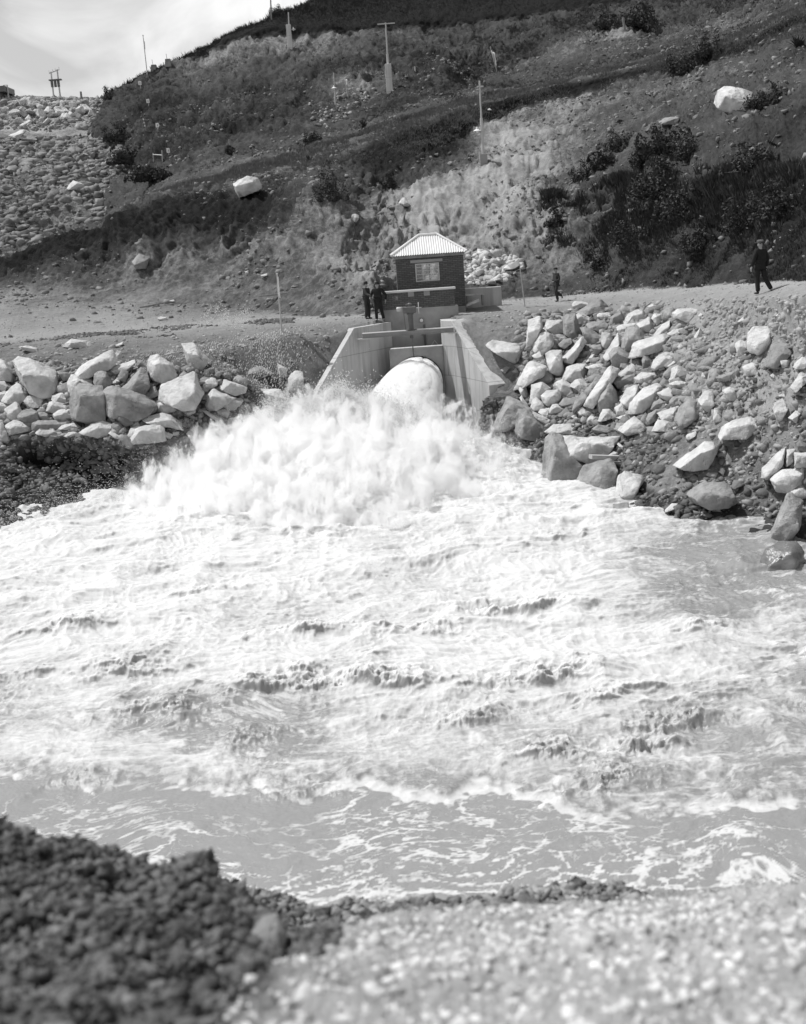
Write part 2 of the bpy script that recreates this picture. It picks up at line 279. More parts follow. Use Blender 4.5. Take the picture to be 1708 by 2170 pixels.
b15 = crv([(-500,640,171),(0,600,171),(160,560,171),(203,235,159),(215,212,157),(245,190,157),(300,160,157),(390,130,158.5),(440,103,158.8),(500,76,159),(580,58,159),(640,56,159),(740,53,159),(860,42,159),(1000,36,159),(1100,22,159),(1290,-2,153),(1560,-50,141),(1708,-100,131),(2200,-270,121)], False, [(200,.9),(380,.9),(420,1.4),(1708,1.4)], .3, .3)
b16 = crv([(-500,645,172),(0,602,172),(160,562,172),(203,234,161),(215,211,159),(245,189,159),(300,158,160),(390,128,165),(440,100,168),(500,66,168),(580,33,168),(620,17,170),(660,0,172),(740,-25,175),(860,-60,180),(1000,-100,185),(1300,-160,180),(1708,-220,160),(2200,-330,150)], False, [(200,.85),(1708,.75)], .7, .4)
b17 = (b16[0]+np.array([0, 40, -30.]), b16[1], b16[2], b16[3])
curves = [b0,b1,b1b,b2,b3,b4,b5,b6,b7,b8,b9,b9b,b10,b11,b12,b13,b14,b15,b16,b17]
rows = [5,26,22,60,34,12,20,44,44,44,14,12,16,46,34,40,10,34,5]
G, A = loft(curves, rows); R_, C_ = G.shape[:2]
# soften the profile a little, then displace
for _ in range(2): G[1:-1] = G[:-2]*.25+G[1:-1]*.5+G[2:]*.25
n0 = normals(G); Q = G.reshape(-1, 3); amp = A[..., 2].ravel()
W3 = np.stack([Q[:, 0], Q[:, 1]*.6, Q[:, 2]], -1)
dn = fbm(W3, .13, 3, .5, 3)*1.5 + fbm(W3, .55, 5, .58, 9)*1.1 + fbm(W3, 3.0, 3, .6, 21)*.55
gully = fbm(np.stack([Q[:, 0]*.55+.25*Q[:, 2]+1.5*fbm(Q, .3, 2, .5, 31), Q[:, 1]*.1, Q[:, 2]*.10], -1), 1., 4, .55, 33, True)
hillmask = sm(amp, .25, .5)
g2 = fbm(np.stack([Q[:, 0]*2.1+.8*fbm(Q, .5, 2, .5, 36), Q[:, 1]*.25, Q[:, 2]*.22], -1), 1., 3, .55, 37, True)
disp = amp*(dn*1.35 + gully*1.3*hillmask + g2*.45*hillmask)
G = (Q + n0.reshape(-1, 3)*disp[:, None]).reshape(R_, C_, 3)
# keep the ground out of the outlet channel, the valve chamber and the house
def inpoly(x, y, poly):
    r = np.zeros(x.shape, bool); n = len(poly)
    for i in range(n):
        x0, y0 = poly[i]; x1, y1 = poly[(i+1) % n]
        c = ((y0 > y) != (y1 > y)) & (x < (x1-x0)*(y-y0)/(y1-y0+1e-12)+x0); r ^= c
    return r
chan = [(-.05,56.75),(-.07,56.5),(-1.76,54.1),(-3.74,50.95),(-3.5,49),(-3.5,42),(3.2,42),(3.5,48.5),(4.45,51.05),(3.15,54.8),(2.85,55.1),(2.85,56.75)]
# earth beside the wing walls lies lower than their sloping tops
wt = np.interp(G[..., 1], [50.85, 54, 56], [2.42, 5.2, 5.3]); xl = np.interp(G[..., 1], [42, 50.9, 54.1, 56.5], [-3.9, -3.8, -1.8, -.1]); xr = np.interp(G[..., 1], [42, 51.1, 54.9, 56.5], [4.9, 4.8, 3.5, 3.3])
dl, dr_ = np.clip(xl-G[..., 0], 0, 99), np.clip(G[..., 0]-xr, 0, 99); nearw = (G[..., 1] < 55.6) & (G[..., 1] > 44)
G[..., 2] = np.where(nearw & (G[..., 0] < 1), np.minimum(G[..., 2], wt-.15+dl*.62), np.where(nearw, np.minimum(G[..., 2], wt-.12+dr_*.75), G[..., 2]))
ins = inpoly(G[..., 0], G[..., 1], chan); G[..., 2] = np.where(ins, np.minimum(G[..., 2], -.4), G[..., 2])
veg_shade = A[..., 0].ravel() + (gully*-.12*hillmask); nzv = A[..., 1].ravel()
veg_shade = np.clip(veg_shade, 0, 1.3)
terrain = link('hillside', mesh_np('hillside', G.reshape(-1, 3), gridfaces(R_, C_), M['hill'], {'veg_shade': veg_shade, 'nz': nzv}, True)); tag(terrain, kind='structure')
# rubble dam face on the left
dmc = [crv(c, False, v, .9, a, 0) for c, v, a in [
 ([(-500,700,100),(0,620,102),(160,540,106),(300,440,111),(420,400,116),(700,330,120)], .45, .3),
 ([(-500,450,118),(0,425,118),(200,405,118),(300,388,121),(420,372,125),(700,330,130)], .45, .45),
 ([(-500,300,138),(0,300,138),(200,300,140),(300,300,144),(420,300,146),(700,330,150)], .4, .4),
 ([(-500,258,149),(0,262,149),(100,266,149),(205,262,150),(300,262,153),(700,330,155)], .2, .3),
 ([(-500,190,158),(0,207,158),(100,210,158),(205,212,158.5),(300,215,160),(700,330,165)], .15, .12),
 ([(-500,185,170),(0,202,170),(100,205,170),(205,208,170),(300,210,170),(700,330,175)], .2, .1),
 ([(-500,300,190),(0,300,190),(205,300,190),(700,400,190)], .2, .1)]]
DG, DA = loft(dmc, [50, 50, 24, 20, 5, 5]); dr, dc = DG.shape[:2]; q = DG.reshape(-1, 3)
dd = (fbm(q, .12, 3, .5, 40)*2.2+fbm(q, .6, 5, .6, 41)*1.3)*DA[..., 2].ravel(); q = q + normals(DG).reshape(-1, 3)*dd[:, None]
DG = q.reshape(dr, dc, 3); ci = PX < 480; DGc = DG[:, ci]
dam = link('dam_slope', mesh_np('dam_slope', DGc.reshape(-1, 3), gridfaces(dr, ci.sum()), M['hill'], {'veg_shade': DA[:, ci, 0].ravel(), 'nz': DA[:, ci, 1].ravel()}, True)); tag(dam, kind='structure')
# ray casting onto the ground
allv = np.concatenate([G.reshape(-1, 3), DGc.reshape(-1, 3)]); allf = np.concatenate([gridfaces(R_, C_), gridfaces(dr, int(ci.sum()))+R_*C_])
BV = BVHTree.FromPolygons(allv.tolist(), allf.tolist())
def hit(px, py, off=0.):
    d = ray(px, py); h = BV.ray_cast(Vector(CP), Vector(d).normalized())
    if h[0] is None: return None
    return np.array(h[0]) - d/np.linalg.norm(d)*off
def ground_z(x, y):
    h = BV.ray_cast(Vector((x, y, 60)), Vector((0, 0, -1))); return h[0].z if h[0] is not None else 0
# ------------------------------------------------------------------ near bank under the photographer
def line(pts): return crv(pts, False, 0, 0, 0, 14)[0]
def va(P, veg_shade, nz, amp): 
    f = lambda q: np.interp(PX, [x for x, _ in q], [y for _, y in q]) if isinstance(q, list) else np.full(len(PX), float(q))
    return (P, f(veg_shade), f(nz), f(amp))
nv = [(-100,.95),(420,.95),(520,.25),(2200,.12)]; nv2 = [(-100,.95),(520,.95),(640,.3),(2200,.15)]
nc = [va(line([(-500,5200,-.5),(2200,5200,-.5)])*0+np.stack([(PX-854)/600., np.full(len(PX), -3.), np.full(len(PX), 7.3)], -1), nv, .6, .05),
 va(np.stack([(PX-854)/900., np.full(len(PX), .8), np.full(len(PX), 7.25)], -1), nv, .6, .06),
 va(line([(-500,2300,2.6),(0,2260,2.7),(460,2260,2.6),(620,2260,2.5),(1100,2260,2.5),(1708,2250,2.5),(2200,2250,2.5)]), nv, .6, .06),
 va(line([(-500,2000,3.6),(0,2010,3.7),(300,2060,3.5),(470,2120,3.3),(540,2060,3.3),(640,2035,3.4),(1100,2040,3.5),(1708,2020,3.5),(2200,2010,3.5)]), nv2, .8, .09),
 va(line([(-500,1750,4.7),(0,1752,4.8),(200,1806,4.8),(330,1840,4.7),(420,1822,4.8),(480,1880,4.7),(540,1960,4.5),(600,2040,4.2),(660,1985,4.4),(720,1965,4.6),(860,1930,4.9),(1000,1925,4.9),(1300,1925,5.0),(1500,1905,5.1),(1708,1880,5.3),(2200,1830,5.6)]), [(-100,1.),(480,1.),(620,.6),(680,.3),(2200,.15)], .6, .09),
 va(line([(-500,1790,5.2),(0,1800,5.3),(200,1850,5.3),(330,1885,5.2),(420,1880,5.3),(480,1940,5.3),(560,2010,5.4),(640,2030,5.6),(720,2010,5.7),(860,1965,6.0),(1000,1950,6.1),(1300,1945,6.2),(1500,1925,6.3),(1708,1890,6.5),(2200,1840,6.8)]), .7, .6, .1),
 va(line([(-500,1840,7.6),(0,1860,7.7),(330,1890,7.6),(470,1885,7.6),(570,1900,7.7),(700,1922,7.8),(850,1922,7.9),(1000,1905,8),(1180,1885,8),(1320,1892,8),(1500,1888,8),(1708,1880,8.2),(2200,1840,8.5)]), [(0,.95),(500,.95),(1000,.9),(1280,.8),(1400,.35),(1708,.25)], .8, .12),
 va(np.stack([(PX-854)*.0037, np.full(len(PX), 9.3), np.full(len(PX), 2.6)], -1), .9, .6, .15),
 va(np.stack([(PX-854)*.0046, np.full(len(PX), 11.6), np.full(len(PX), -.9)], -1), .9, .6, .15)]
NG, NA = loft(nc, [8, 30, 70, 80, 20, 40, 30, 20]); nr, ncn = NG.shape[:2]
for _ in range(3): NG[1:-1] = NG[:-2]*.25+NG[1:-1]*.5+NG[2:]*.25
q = NG.reshape(-1, 3); am = NA[..., 2].ravel()
nd = am*(1.15-.6*sm(np.tile(PX, nr), 520, 640))*(fbm(q, 1.7, 3, .55, 60)*1.1+fbm(q, 5., 5, .68, 61)*1.3+fbm(q, 22., 3, .65, 62)*.6)
q = q + normals(NG).reshape(-1, 3)*nd[:, None]; NG = q.reshape(nr, ncn, 3)
near = link('near_bank', mesh_np('near_bank', q, gridfaces(nr, ncn), M['near'], {'veg_shade': NA[..., 0].ravel(), 'nz': NA[..., 1].ravel()}, True)); tag(near, kind='structure')
# loose stones and clods: many small faceted pieces merged into one uncountable spread
def rockbits(P, S, seed, flat=.7, nvar=12):
    rg = np.random.default_rng(seed); phi = (1+5**.5)/2
    b = np.array([(-1,phi,0),(1,phi,0),(-1,-phi,0),(1,-phi,0),(0,-1,phi),(0,1,phi),(0,-1,-phi),(0,1,-phi),(phi,0,-1),(phi,0,1),(-phi,0,-1),(-phi,0,1)])/1.9
    f = np.array([(0,11,5),(0,5,1),(0,1,7),(0,7,10),(0,10,11),(1,5,9),(5,11,4),(11,10,2),(10,7,6),(7,1,8),(3,9,4),(3,4,2),(3,2,6),(3,6,8),(3,8,9),(4,9,5),(2,4,11),(6,2,10),(8,6,7),(9,8,1)])
    n = len(P); V = b[None]*rg.uniform(.5, 1.3, (n, 12, 1)) + rg.normal(0, .12, (n, 12, 3))
    V = V*rg.uniform(.45, 1.3, (n, 1, 3)); V[:, :, 2] *= flat
    a = rg.uniform(0, 6.28, n); c, s = np.cos(a)[:, None], np.sin(a)[:, None]; tl = rg.normal(0, .35, (n, 1))
    x, y, z = V[..., 0]*c-V[..., 1]*s, V[..., 0]*s+V[..., 1]*c, V[..., 2]
    y, z = y*np.cos(tl)-z*np.sin(tl), y*np.sin(tl)+z*np.cos(tl)
    V = np.stack([x, y, z], -1)*S[:, None, None] + P[:, None, :]
    return V.reshape(-1, 3), (f[None]+12*np.arange(n)[:, None, None]).reshape(-1, 3)
def sample_grid(Gd, wgt, n, seed):
    rg = np.random.default_rng(seed); a = Gd[:-1, :-1]; e1 = Gd[1:, :-1]-a; e2 = Gd[:-1, 1:]-a
    ar = np.linalg.norm(np.cross(e1, e2), axis=-1)*wgt[:-1, :-1]; p = ar.ravel()/ar.sum(); k = rg.choice(p.size, n, p=p)
    u, v = rg.random(n)[:, None], rg.random(n)[:, None]
    return a.reshape(-1, 3)[k]+u*e1.reshape(-1, 3)[k]+v*e2.reshape(-1, 3)[k], k
def stuff_rocks(name, label, Gd, wgt, n, smin, smax, seed, m, pw=2.5, flat=.7):
    P, _ = sample_grid(Gd, wgt, n, seed); rg = np.random.default_rng(seed+1); S = smin+(smax-smin)*rg.random(n)**pw
    V, F = rockbits(P, S*.5, seed+2, flat); o = link(name, mesh_np(name, V, F, m)); return tag(o, label, 'stones', kind='stuff')
inpx = (PX > -120) & (PX < 1830)
rowi = lambda r, c: np.repeat(np.arange(r)[:, None], c, 1)
ng_px = np.tile(PX, (nr, 1)); nrow = rowi(nr, ncn)
npx, npy = proj(q); gpoly = inpoly(npx+22*vn(q*3., 88), npy+14*vn(q*3., 89), [(430,2600),(465,2120),(600,2015),(655,2035),(735,1968),(1000,1928),(1400,1915),(2100,1860),(2100,2600)]).reshape(nr, ncn)
stuff_rocks('near_gravel', 'loose gravel and pebbles covering the near bank at the bottom', NG, ((nrow > 38) & (nrow < 290) & inpx[None] & gpoly)*1., 55000, .005, .07, 70, mat('near_pebbles', .36, .82, 4., .9, 0), 5., .55)
stuff_rocks('earth_clods', 'dark crumbly clods over the near mound at bottom left', NG, ((nrow > 38) & (nrow < 230) & inpx[None] & (ng_px <= 720) & ~gpoly)*1., 70000, .006, .075, 75, mat('dark_clods', .012, .22, 7., .95, 0), 4., .85)
stuff_rocks('edge_clods', 'dark crumbly rim of clods along the near water edge', NG, ((nrow > 205) & (nrow < 262) & (ng_px > 480) & (ng_px < 1360))*np.clip(fbm(q, 2.2, 3, .6, 90).reshape(nr, ncn)+.1, 0, 1), 12000, .01, .13, 78, mat('rim_clods', .02, .42, 6., .95, 0), 4.)
# ------------------------------------------------------------------ the river: turbulent sheet, calm strip near the photographer
WPX = np.arange(-420, 2130, 2.0); ys = []
py = 2130.
Yw = np.concatenate([np.linspace(9.4, 16, 150), 16*np.power(58/16., np.linspace(0, 1, 900))[1:]])
wx = np.stack([ray(WPX, np.full(len(WPX), 1300.))[:, 0]/ray(WPX, np.full(len(WPX), 1300.))[:, 1]], 0)[0]
X = wx[None, :]*(Yw[:, None]+3); Y = np.repeat(Yw[:, None], len(WPX), 1); Pw = np.stack([X, Y, np.zeros_like(X)], -1).reshape(-1, 3)
sx, sy = proj(Pw)
edge = 10*vn(Pw*7., 12)+np.interp(sx, [-500,0,120,200,320,600,700,950,1050,1200,1400,1560,1708,2200], [1600,1640,1650,1682,1668,1690,1675,1702,1690,1722,1748,1722,1690,1640]) + 18*vn(Pw*1.1, 5)+9*vn(Pw*3.1, 6)
turb = sm(edge - sy, -6, 60)                       # 0 = calm strip, 1 = broken water
rough = sm(edge - sy, 0, 240)
rightcalm = sm(sx, 1180, 1560)*(1-sm(sy, 1290, 1430))
lat = rough*(1-.4*rightcalm)
wp = Pw.copy(); wp[:, 0] += .6*fbm(Pw, .5, 2, .5, 80); wp[:, 1] += .6*fbm(Pw, .5, 2, .5, 81)
an = wp*np.array([.75, 1.15, 1])
big = fbm(an, .22, 3, .5, 82)
rid = fbm(an, .55, 5, .55, 83, True)
fine = fbm(an, 2.4, 4, .6, 84, True); fine2 = fbm(an, 8., 3, .6, 85)
h = lat*(big*.42 + rid*.27 + fine*.05 + fine2*.010) + (1-turb)*(fbm(wp, .8, 3, .5, 86)*.05+fbm(wp*np.array([1, 1.8, 1]), 3., 4, .6, 87)*.022) + turb*.10 + turb*(1-lat)*fine*.05
# boil and splash mound where the jet lands
def bump(cx, cy, rx, ry, hh, p=1.): 
    r = ((X.ravel()-cx)/rx)**2+((Y.ravel()-cy)/ry)**2; return hh*np.exp(-r**p)
mound = bump(-3.3, 47.3, 2.6, 2.0, 1.5, 1.3)+bump(-1.0, 46.8, 2.2, 2.0, 1.15, 1.3)+bump(1.5, 46.6, 2.0, 2.0, .75, 1.3)+bump(-.6, 44.2, 4.8, 3.0, .7)+bump(-5.9, 46.6, 2.0, 2.0, 1.1)+bump(-.5, 41, 6.5, 3.2, .25)+bump(3.6, 44.8, 1.8, 2.2, .35)
mn = np.clip(mound/1.0, 0, 1)
sp = fbm(Pw*np.array([1, 1, 1]), .9, 5, .62, 90, True); sp2 = fbm(Pw, 4., 4, .65, 91, True)
h = h*(1-.5*mn) + mound*(1+.3*sp+.12*fbm(Pw, 2., 4, .6, 92)) + mn*(.16*sp+.03*sp2)
# crests named by their place in the river: each is a standing wave with a steep near face
rgw = np.random.default_rng(8); crn = fbm(Pw, 1.3, 3, .6, 45)
for (cx, cy, L_, H_, tw) in [(1080,1290,2.2,.5,0),(640,1350,2.4,.38,.1),(600,1462,1.5,.42,-.1),(800,1450,2.3,.45,-.15),(1170,1440,2.0,.5,.25),(1390,1590,1.0,.5,.3),(1440,1530,1.2,.42,.2),(1180,1600,1.5,.32,-.1),(520,1565,1.0,.3,0),(1510,1335,1.5,.3,.1),(440,1250,1.8,.3,-.1),(350,1510,1.6,.28,-.2),(150,1330,1.8,.3,0),(1000,1520,1.8,.3,-.1),(1290,1660,1.6,.34,.3),(160,1640,1.2,.16,0),(640,1668,1.6,.16,0),(1300,1480,1.4,.3,.3),(900,1340,1.6,.4,-.1),(250,1430,1.6,.28,.1)]:
    c = ptz(cx, cy, .2); u = (X.ravel()-c[0])*math.cos(tw)+(Y.ravel()-c[1])*math.sin(tw); v = -(X.ravel()-c[0])*math.sin(tw)+(Y.ravel()-c[1])*math.cos(tw)
    v = v + .25*vn(Pw*1.7, 44); e = np.exp(-(u/(L_*.6))**2); h += H_*.72*e*np.where(v > 0, np.exp(-(v/.8)**2), np.exp(-(v/.2)**2))*np.clip(.55+.5*sp2+.9*crn, 0, 1.25)
hg = h.reshape(X.shape)
gy = np.gradient(hg, axis=0)/np.gradient(Y, axis=0); facing = np.clip(gy, 0, 3).ravel()       # steep faces turned to the camera show bare water
lap = (np.roll(hg, 3, 1)+np.roll(hg, -3, 1)-2*hg).ravel()
# foam cover: lacy threads on the calm strip, cells of bare water between foam ropes in the broken water
vA = np.abs(fbm(wp*np.array([.7, 1.4, 1]), .75, 5, .62, 93)); vB = np.abs(fbm(wp*np.array([.8, 1.6, 1])+3, 2.0, 4, .62, 95)); vC = np.abs(fbm(wp*np.array([.8, 1.4, 1]), 4.6, 3, .6, 94))
patch = fbm(wp, .28, 4, .6, 96)
vein = 1-vA*5.5; vein2 = 1-vB*5.
calmfoam = np.clip((1-vA*13)*.75, 0, 1)*(.35+np.clip(patch*2+.45, 0, 1)) + np.clip(1-vB*9, 0, 1)*np.clip(patch*2.2+.12, 0, .9) + np.clip(1-vC*7, 0, 1)*np.clip(patch*2+.1, 0, .45)
calmfoam += np.clip(fbm(wp, 14., 2, .6, 97)*2.4-.75, 0, 1)*np.clip(.4-vA*2, 0, .5)
leftlace = ((1-sm(sx, 250, 650))*sm(sy, 1650, 1730)*.7+sm(sy, 1800, 1880)*.6)*np.clip(1-vB*7, 0, 1)
far = sm(edge-sy, 40, 420)
thw = np.arctan2(X.ravel()+.8, 50.5-Y.ravel()); rw_ = np.hypot(X.ravel()+.8, 50.5-Y.ravel()); streak = fbm(np.stack([thw*7, rw_*.35, 0*rw_], -1), 1., 4, .6, 130)+.6*fbm(np.stack([thw*26, rw_*.8, 0*rw_], -1), 1., 3, .6, 131)
cellw = .12+.50*(1-far)*(1-mn)+rightcalm*.55; cellw = cellw*(.55+np.clip(patch*1.6+.3, 0, 1.2))
broken = 1.06-cellw*(np.clip(vA*2.6, 0, .45)+np.clip(vB*3.0, 0, .55)+np.clip(vC*1.6, 0, .3))-.75*sm(facing, .35, 1.3)*(1-.8*mn)*np.clip(.8+.8*crn, .2, 1) - .28*np.clip(streak+.1, 0, 1)*(1-.55*mn)
foam = (calmfoam+leftlace)*(1-turb)+turb*np.clip(broken+.75*mn, 0, 1.15)
rim = sm(edge-sy, -5, 3)*(1-sm(edge-sy, 8, 34)); foam = np.maximum(foam, rim*np.clip(.75+.8*fine2+1.2*fbm(wp, 1.1, 3, .6, 99), 0, 1))
foam = np.clip(foam, 0, 1)
V = Pw.copy(); V[:, 2] = h
# lean crests towards the photographer so that they curl
V[:, 1] -= turb*np.clip(h-.25, 0, 1)*.35*(1-mn)
river = link('river', mesh_np('river', V, gridfaces(*X.shape), None, {'foam': foam}, True)); tag(river, kind='structure')
m = bpy.data.materials.new('silty_foaming_water'); m.use_nodes = True; t = m.node_tree; p = t.nodes['Principled BSDF']
at = N(t, 'ShaderNodeAttribute', attribute_name='foam'); tc = N(t, 'ShaderNodeTexCoord')
n1 = N(t, 'ShaderNodeTexNoise', i_Scale=7., i_Detail=6., i_Roughness=.7); L(t, tc.outputs['Object'], n1.inputs[0])
ma = N(t, 'ShaderNodeMath', operation='MULTIPLY_ADD'); ma.inputs[1].default_value = .9; ma.inputs[2].default_value = -.45; L(t, n1.outputs[0], ma.inputs[0])
ad = N(t, 'ShaderNodeMath', operation='ADD'); L(t, at.outputs['Fac'], ad.inputs[0]); L(t, ma.outputs[0], ad.inputs[1])
mr = N(t, 'ShaderNodeMapRange'); mr.interpolation_type = 'SMOOTHSTEP'; mr.inputs[1].default_value = .1; mr.inputs[2].default_value = 1.; L(t, ad.outputs[0], mr.inputs[0])
c = N(t, 'ShaderNodeMapRange'); c.inputs[3].default_value = .29; c.inputs[4].default_value = .62; L(t, mr.outputs[0], c.inputs[0]); L(t, c.outputs[0], p.inputs['Base Color'])
rr = N(t, 'ShaderNodeMapRange'); rr.inputs[3].default_value = .22; rr.inputs[4].default_value = .75; L(t, mr.outputs[0], rr.inputs[0]); L(t, rr.outputs[0], p.inputs['Roughness']); sw = N(t, 'ShaderNodeMath', operation='MULTIPLY'); sw.inputs[1].default_value = .8; L(t, mr.outputs[0], sw.inputs[0]); L(t, sw.outputs[0], p.inputs['Subsurface Weight']); p.inputs['Subsurface Radius'].default_value = (1, 1, 1); p.inputs['Subsurface Scale'].default_value = .22
n2 = N(t, 'ShaderNodeTexNoise', i_Scale=11., i_Detail=7., i_Roughness=.7); L(t, tc.outputs['Object'], n2.inputs[0])
bp = N(t, 'ShaderNodeBump', i_Strength=.35, i_Distance=.06); L(t, n2.outputs[0], bp.inputs['Height']); L(t, bp.outputs[0], p.inputs['Normal'])
river.data.materials.append(m); M['water'] = m
# the jet
fm = bpy.data.materials.new('white_water'); fm.use_nodes = True; t = fm.node_tree; p = t.nodes['Principled BSDF']; p.inputs['Roughness'].default_value = .7
p.inputs['Base Color'].default_value = (.86,)*3+(1,); tc = N(t, 'ShaderNodeTexCoord'); n2 = N(t, 'ShaderNodeTexNoise', i_Scale=5., i_Detail=7.); L(t, tc.outputs['Object'], n2.inputs[0])
bp = N(t, 'ShaderNodeBump', i_Strength=.12, i_Distance=.03); L(t, n2.outputs[0], bp.inputs['Height']); L(t, bp.outputs[0], p.inputs['Normal']); M['foam'] = fm; p.inputs['Subsurface Weight'].default_value = .8; p.inputs['Subsurface Radius'].default_value = (1, 1, 1); p.inputs['Subsurface Scale'].default_value = .3
bm_ = bpy.data.materials.new('spray_beads'); bm_.use_nodes = True; t = bm_.node_tree; t.nodes.clear(); o_ = N(t, 'ShaderNodeOutputMaterial'); mxs = N(t, 'ShaderNodeMixShader'); mxs.inputs[0].default_value = .5; dfs = N(t, 'ShaderNodeBsdfDiffuse'); dfs.inputs[0].default_value = (.93,)*3+(1,); trs = N(t, 'ShaderNodeBsdfTranslucent'); trs.inputs[0].default_value = (.93,)*3+(1,); L(t, dfs.outputs[0], mxs.inputs[1]); L(t, trs.outputs[0], mxs.inputs[2]); L(t, mxs.outputs[0], o_.inputs[0])
us = np.linspace(0, 1, 160); th = np.linspace(0, 2*np.pi, 181)
cx = 1.13-1.55*us**1.15; cy = 55.1-7.2*us; cz = 2.5-.1*us-2.2*us**2; rx = 1.09+.55*us; rz = 1.09+.14*us
J = np.stack([cx[:, None]+rx[:, None]*np.cos(th)[None], np.repeat(cy[:, None], len(th), 1), cz[:, None]+rz[:, None]*np.sin(th)[None]], -1)
q = J.reshape(-1, 3); un = np.repeat(us, len(th)); jn = normals(J).reshape(-1, 3)
dj = (fbm(q*np.array([1, .35, 1]), 1.6, 5, .6, 100)*.17+fbm(q*np.array([1, .22, 1]), 5., 4, .65, 101)*.07)*un**.6+.012*fbm(q*np.array([1, .3, 1]), 6, 3, .6, 102)
q = q+jn*dj[:, None]*-1
jet = link('water_jet', mesh_np('water_jet', q, gridfaces(len(us), len(th)), fm, None, True)); tag(jet, 'thick white jet of water bursting from the round outlet', 'water jet', kind='stuff')
# torn outer skin of the jet: thin dense spray that softens its edge
qs = np.stack([cx[:, None]+(rx[:, None]+.05+.42*us[:, None])*np.cos(th)[None], np.repeat(cy[:, None], len(th), 1), cz[:, None]+(rz[:, None]+.05+.42*us[:, None])*np.sin(th)[None]], -1)[4:, :-1]
nu_, nt_ = qs.shape[:2]; Vj = np.concatenate([qs.reshape(-1, 3), [qs[0].mean(0)], [qs[-1].mean(0)]]); Fj = [(i*nt_+k, i*nt_+(k+1) % nt_, (i+1)*nt_+(k+1) % nt_) for i in range(nu_-1) for k in range(nt_)]+[(i*nt_+k, (i+1)*nt_+(k+1) % nt_, (i+1)*nt_+k) for i in range(nu_-1) for k in range(nt_)]
Fj += [(nu_*nt_, (k+1) % nt_, k) for k in range(nt_)]+[(nu_*nt_+1, (nu_-1)*nt_+k, (nu_-1)*nt_+(k+1) % nt_) for k in range(nt_)]
jm = bpy.data.materials.new('jet_spray'); jm.use_nodes = True; t = jm.node_tree; t.nodes.clear(); o_ = N(t, 'ShaderNodeOutputMaterial'); pv = N(t, 'ShaderNodeVolumePrincipled'); pv.inputs['Color'].default_value = (.98,)*3+(1,); L(t, pv.outputs[0], o_.inputs['Volume'])
tc = N(t, 'ShaderNodeTexCoord'); mj = N(t, 'ShaderNodeMapping'); mj.inputs['Scale'].default_value = (1.6, .45, 1.6); L(t, tc.outputs['Object'], mj.inputs[0]); nj = N(t, 'ShaderNodeTexNoise', i_Scale=2.2, i_Detail=7., i_Roughness=.7); L(t, mj.outputs[0], nj.inputs[0])
dj_ = N(t, 'ShaderNodeMapRange'); dj_.inputs[1].default_value = .42; dj_.inputs[2].default_value = .66; dj_.inputs[3].default_value = .2; dj_.inputs[4].default_value = 16.; L(t, nj.outputs[0], dj_.inputs[0]); L(t, dj_.outputs[0], pv.inputs['Density'])
jo = link('jet_spray', mesh_np('jet_spray', Vj, np.array(Fj), jm, None, True)); tag(jo, 'ragged white spray torn off the jet as it leaves the outlet', 'spray', kind='stuff')
# spray: droplets thrown off the splash; small faceted beads merged into one uncountable cloud
def drops(P, S, stretch, dirs, seed):
    b = np.array([(1,0,0),(-1,0,0),(0,1,0),(0,-1,0),(0,0,1),(0,0,-1)], float); f = np.array([(0,2,4),(2,1,4),(1,3,4),(3,0,4),(2,0,5),(1,2,5),(3,1,5),(0,3,5)])
    V = b[None]*S[:, None, None]; d = dirs/np.linalg.norm(dirs, axis=1, keepdims=True); k = (V@d[:, :, None]); V = V+k*d[:, None, :]*(stretch[:, None, None]-1)
    return (V+P[:, None]).reshape(-1, 3), (f[None]+6*np.arange(len(P))[:, None, None]).reshape(-1, 3)
rg = np.random.default_rng(5); PP, SS, ST, DD = [], [], [], []
def add(P, S, st, D): PP.append(P); SS.append(S); ST.append(np.broadcast_to(st, len(P)).astype(float)); DD.append(np.broadcast_to(D, P.shape).astype(float))
hgf = hg; 
def hz(x, y):
    i = np.clip(np.searchsorted(Yw, y), 0, len(Yw)-1); j = np.clip(np.round(np.interp(x/(Yw[i]+3), wx, np.arange(len(wx)))).astype(int), 0, len(wx)-1); return hgf[i, j]
# a) crown over the mound, denser near its surface
n = 110000; a = rg.normal(0, 1, (n, 2)); x = -1.8+a[:, 0]*2.9; y = 46.9+a[:, 1]*1.7; clump = fbm(np.stack([x, y, x*0], -1), 1.3, 3, .6, 110)
z = hz(x, y)-.05+rg.exponential(.17, n)*(1+1.6*np.clip(clump, 0, 1))*np.exp(-((x+1.6)/5.)**2)
add(np.stack([x, y, z], -1), rg.uniform(.006, .022, n), 1.4, np.array([0, -.3, 1.]))
# b) plumes of thrown water: ballistic fans of beads
for k in range(260):
    bx, by = rg.normal(-2.1, 2.4), rg.normal(47.4, 1.2); vx, vy, vz = rg.normal((bx+1.)*.35, .6), rg.normal(-.4, .7), rg.uniform(1.2, 3.6)*math.exp(-((bx+2.8)/3.8)**2)
    nn = int(rg.integers(200, 460)); tt = rg.random(nn)**.7*vz/9.8*1.15; sp_ = rg.normal(0, .07, (nn, 3))*(1+4*tt[:, None])
    v = np.array([vx, vy, vz])[None]+rg.normal(0, .28, (nn, 3)); P = np.array([bx, by, 0])[None]+v*tt[:, None]+sp_; P[:, 2] += -4.9*tt**2+hz(P[:, 0], P[:, 1])*.85
    add(P, rg.uniform(.003, .012, nn), 1.6, v-np.array([0, 0, 9.8])*tt[:, None])
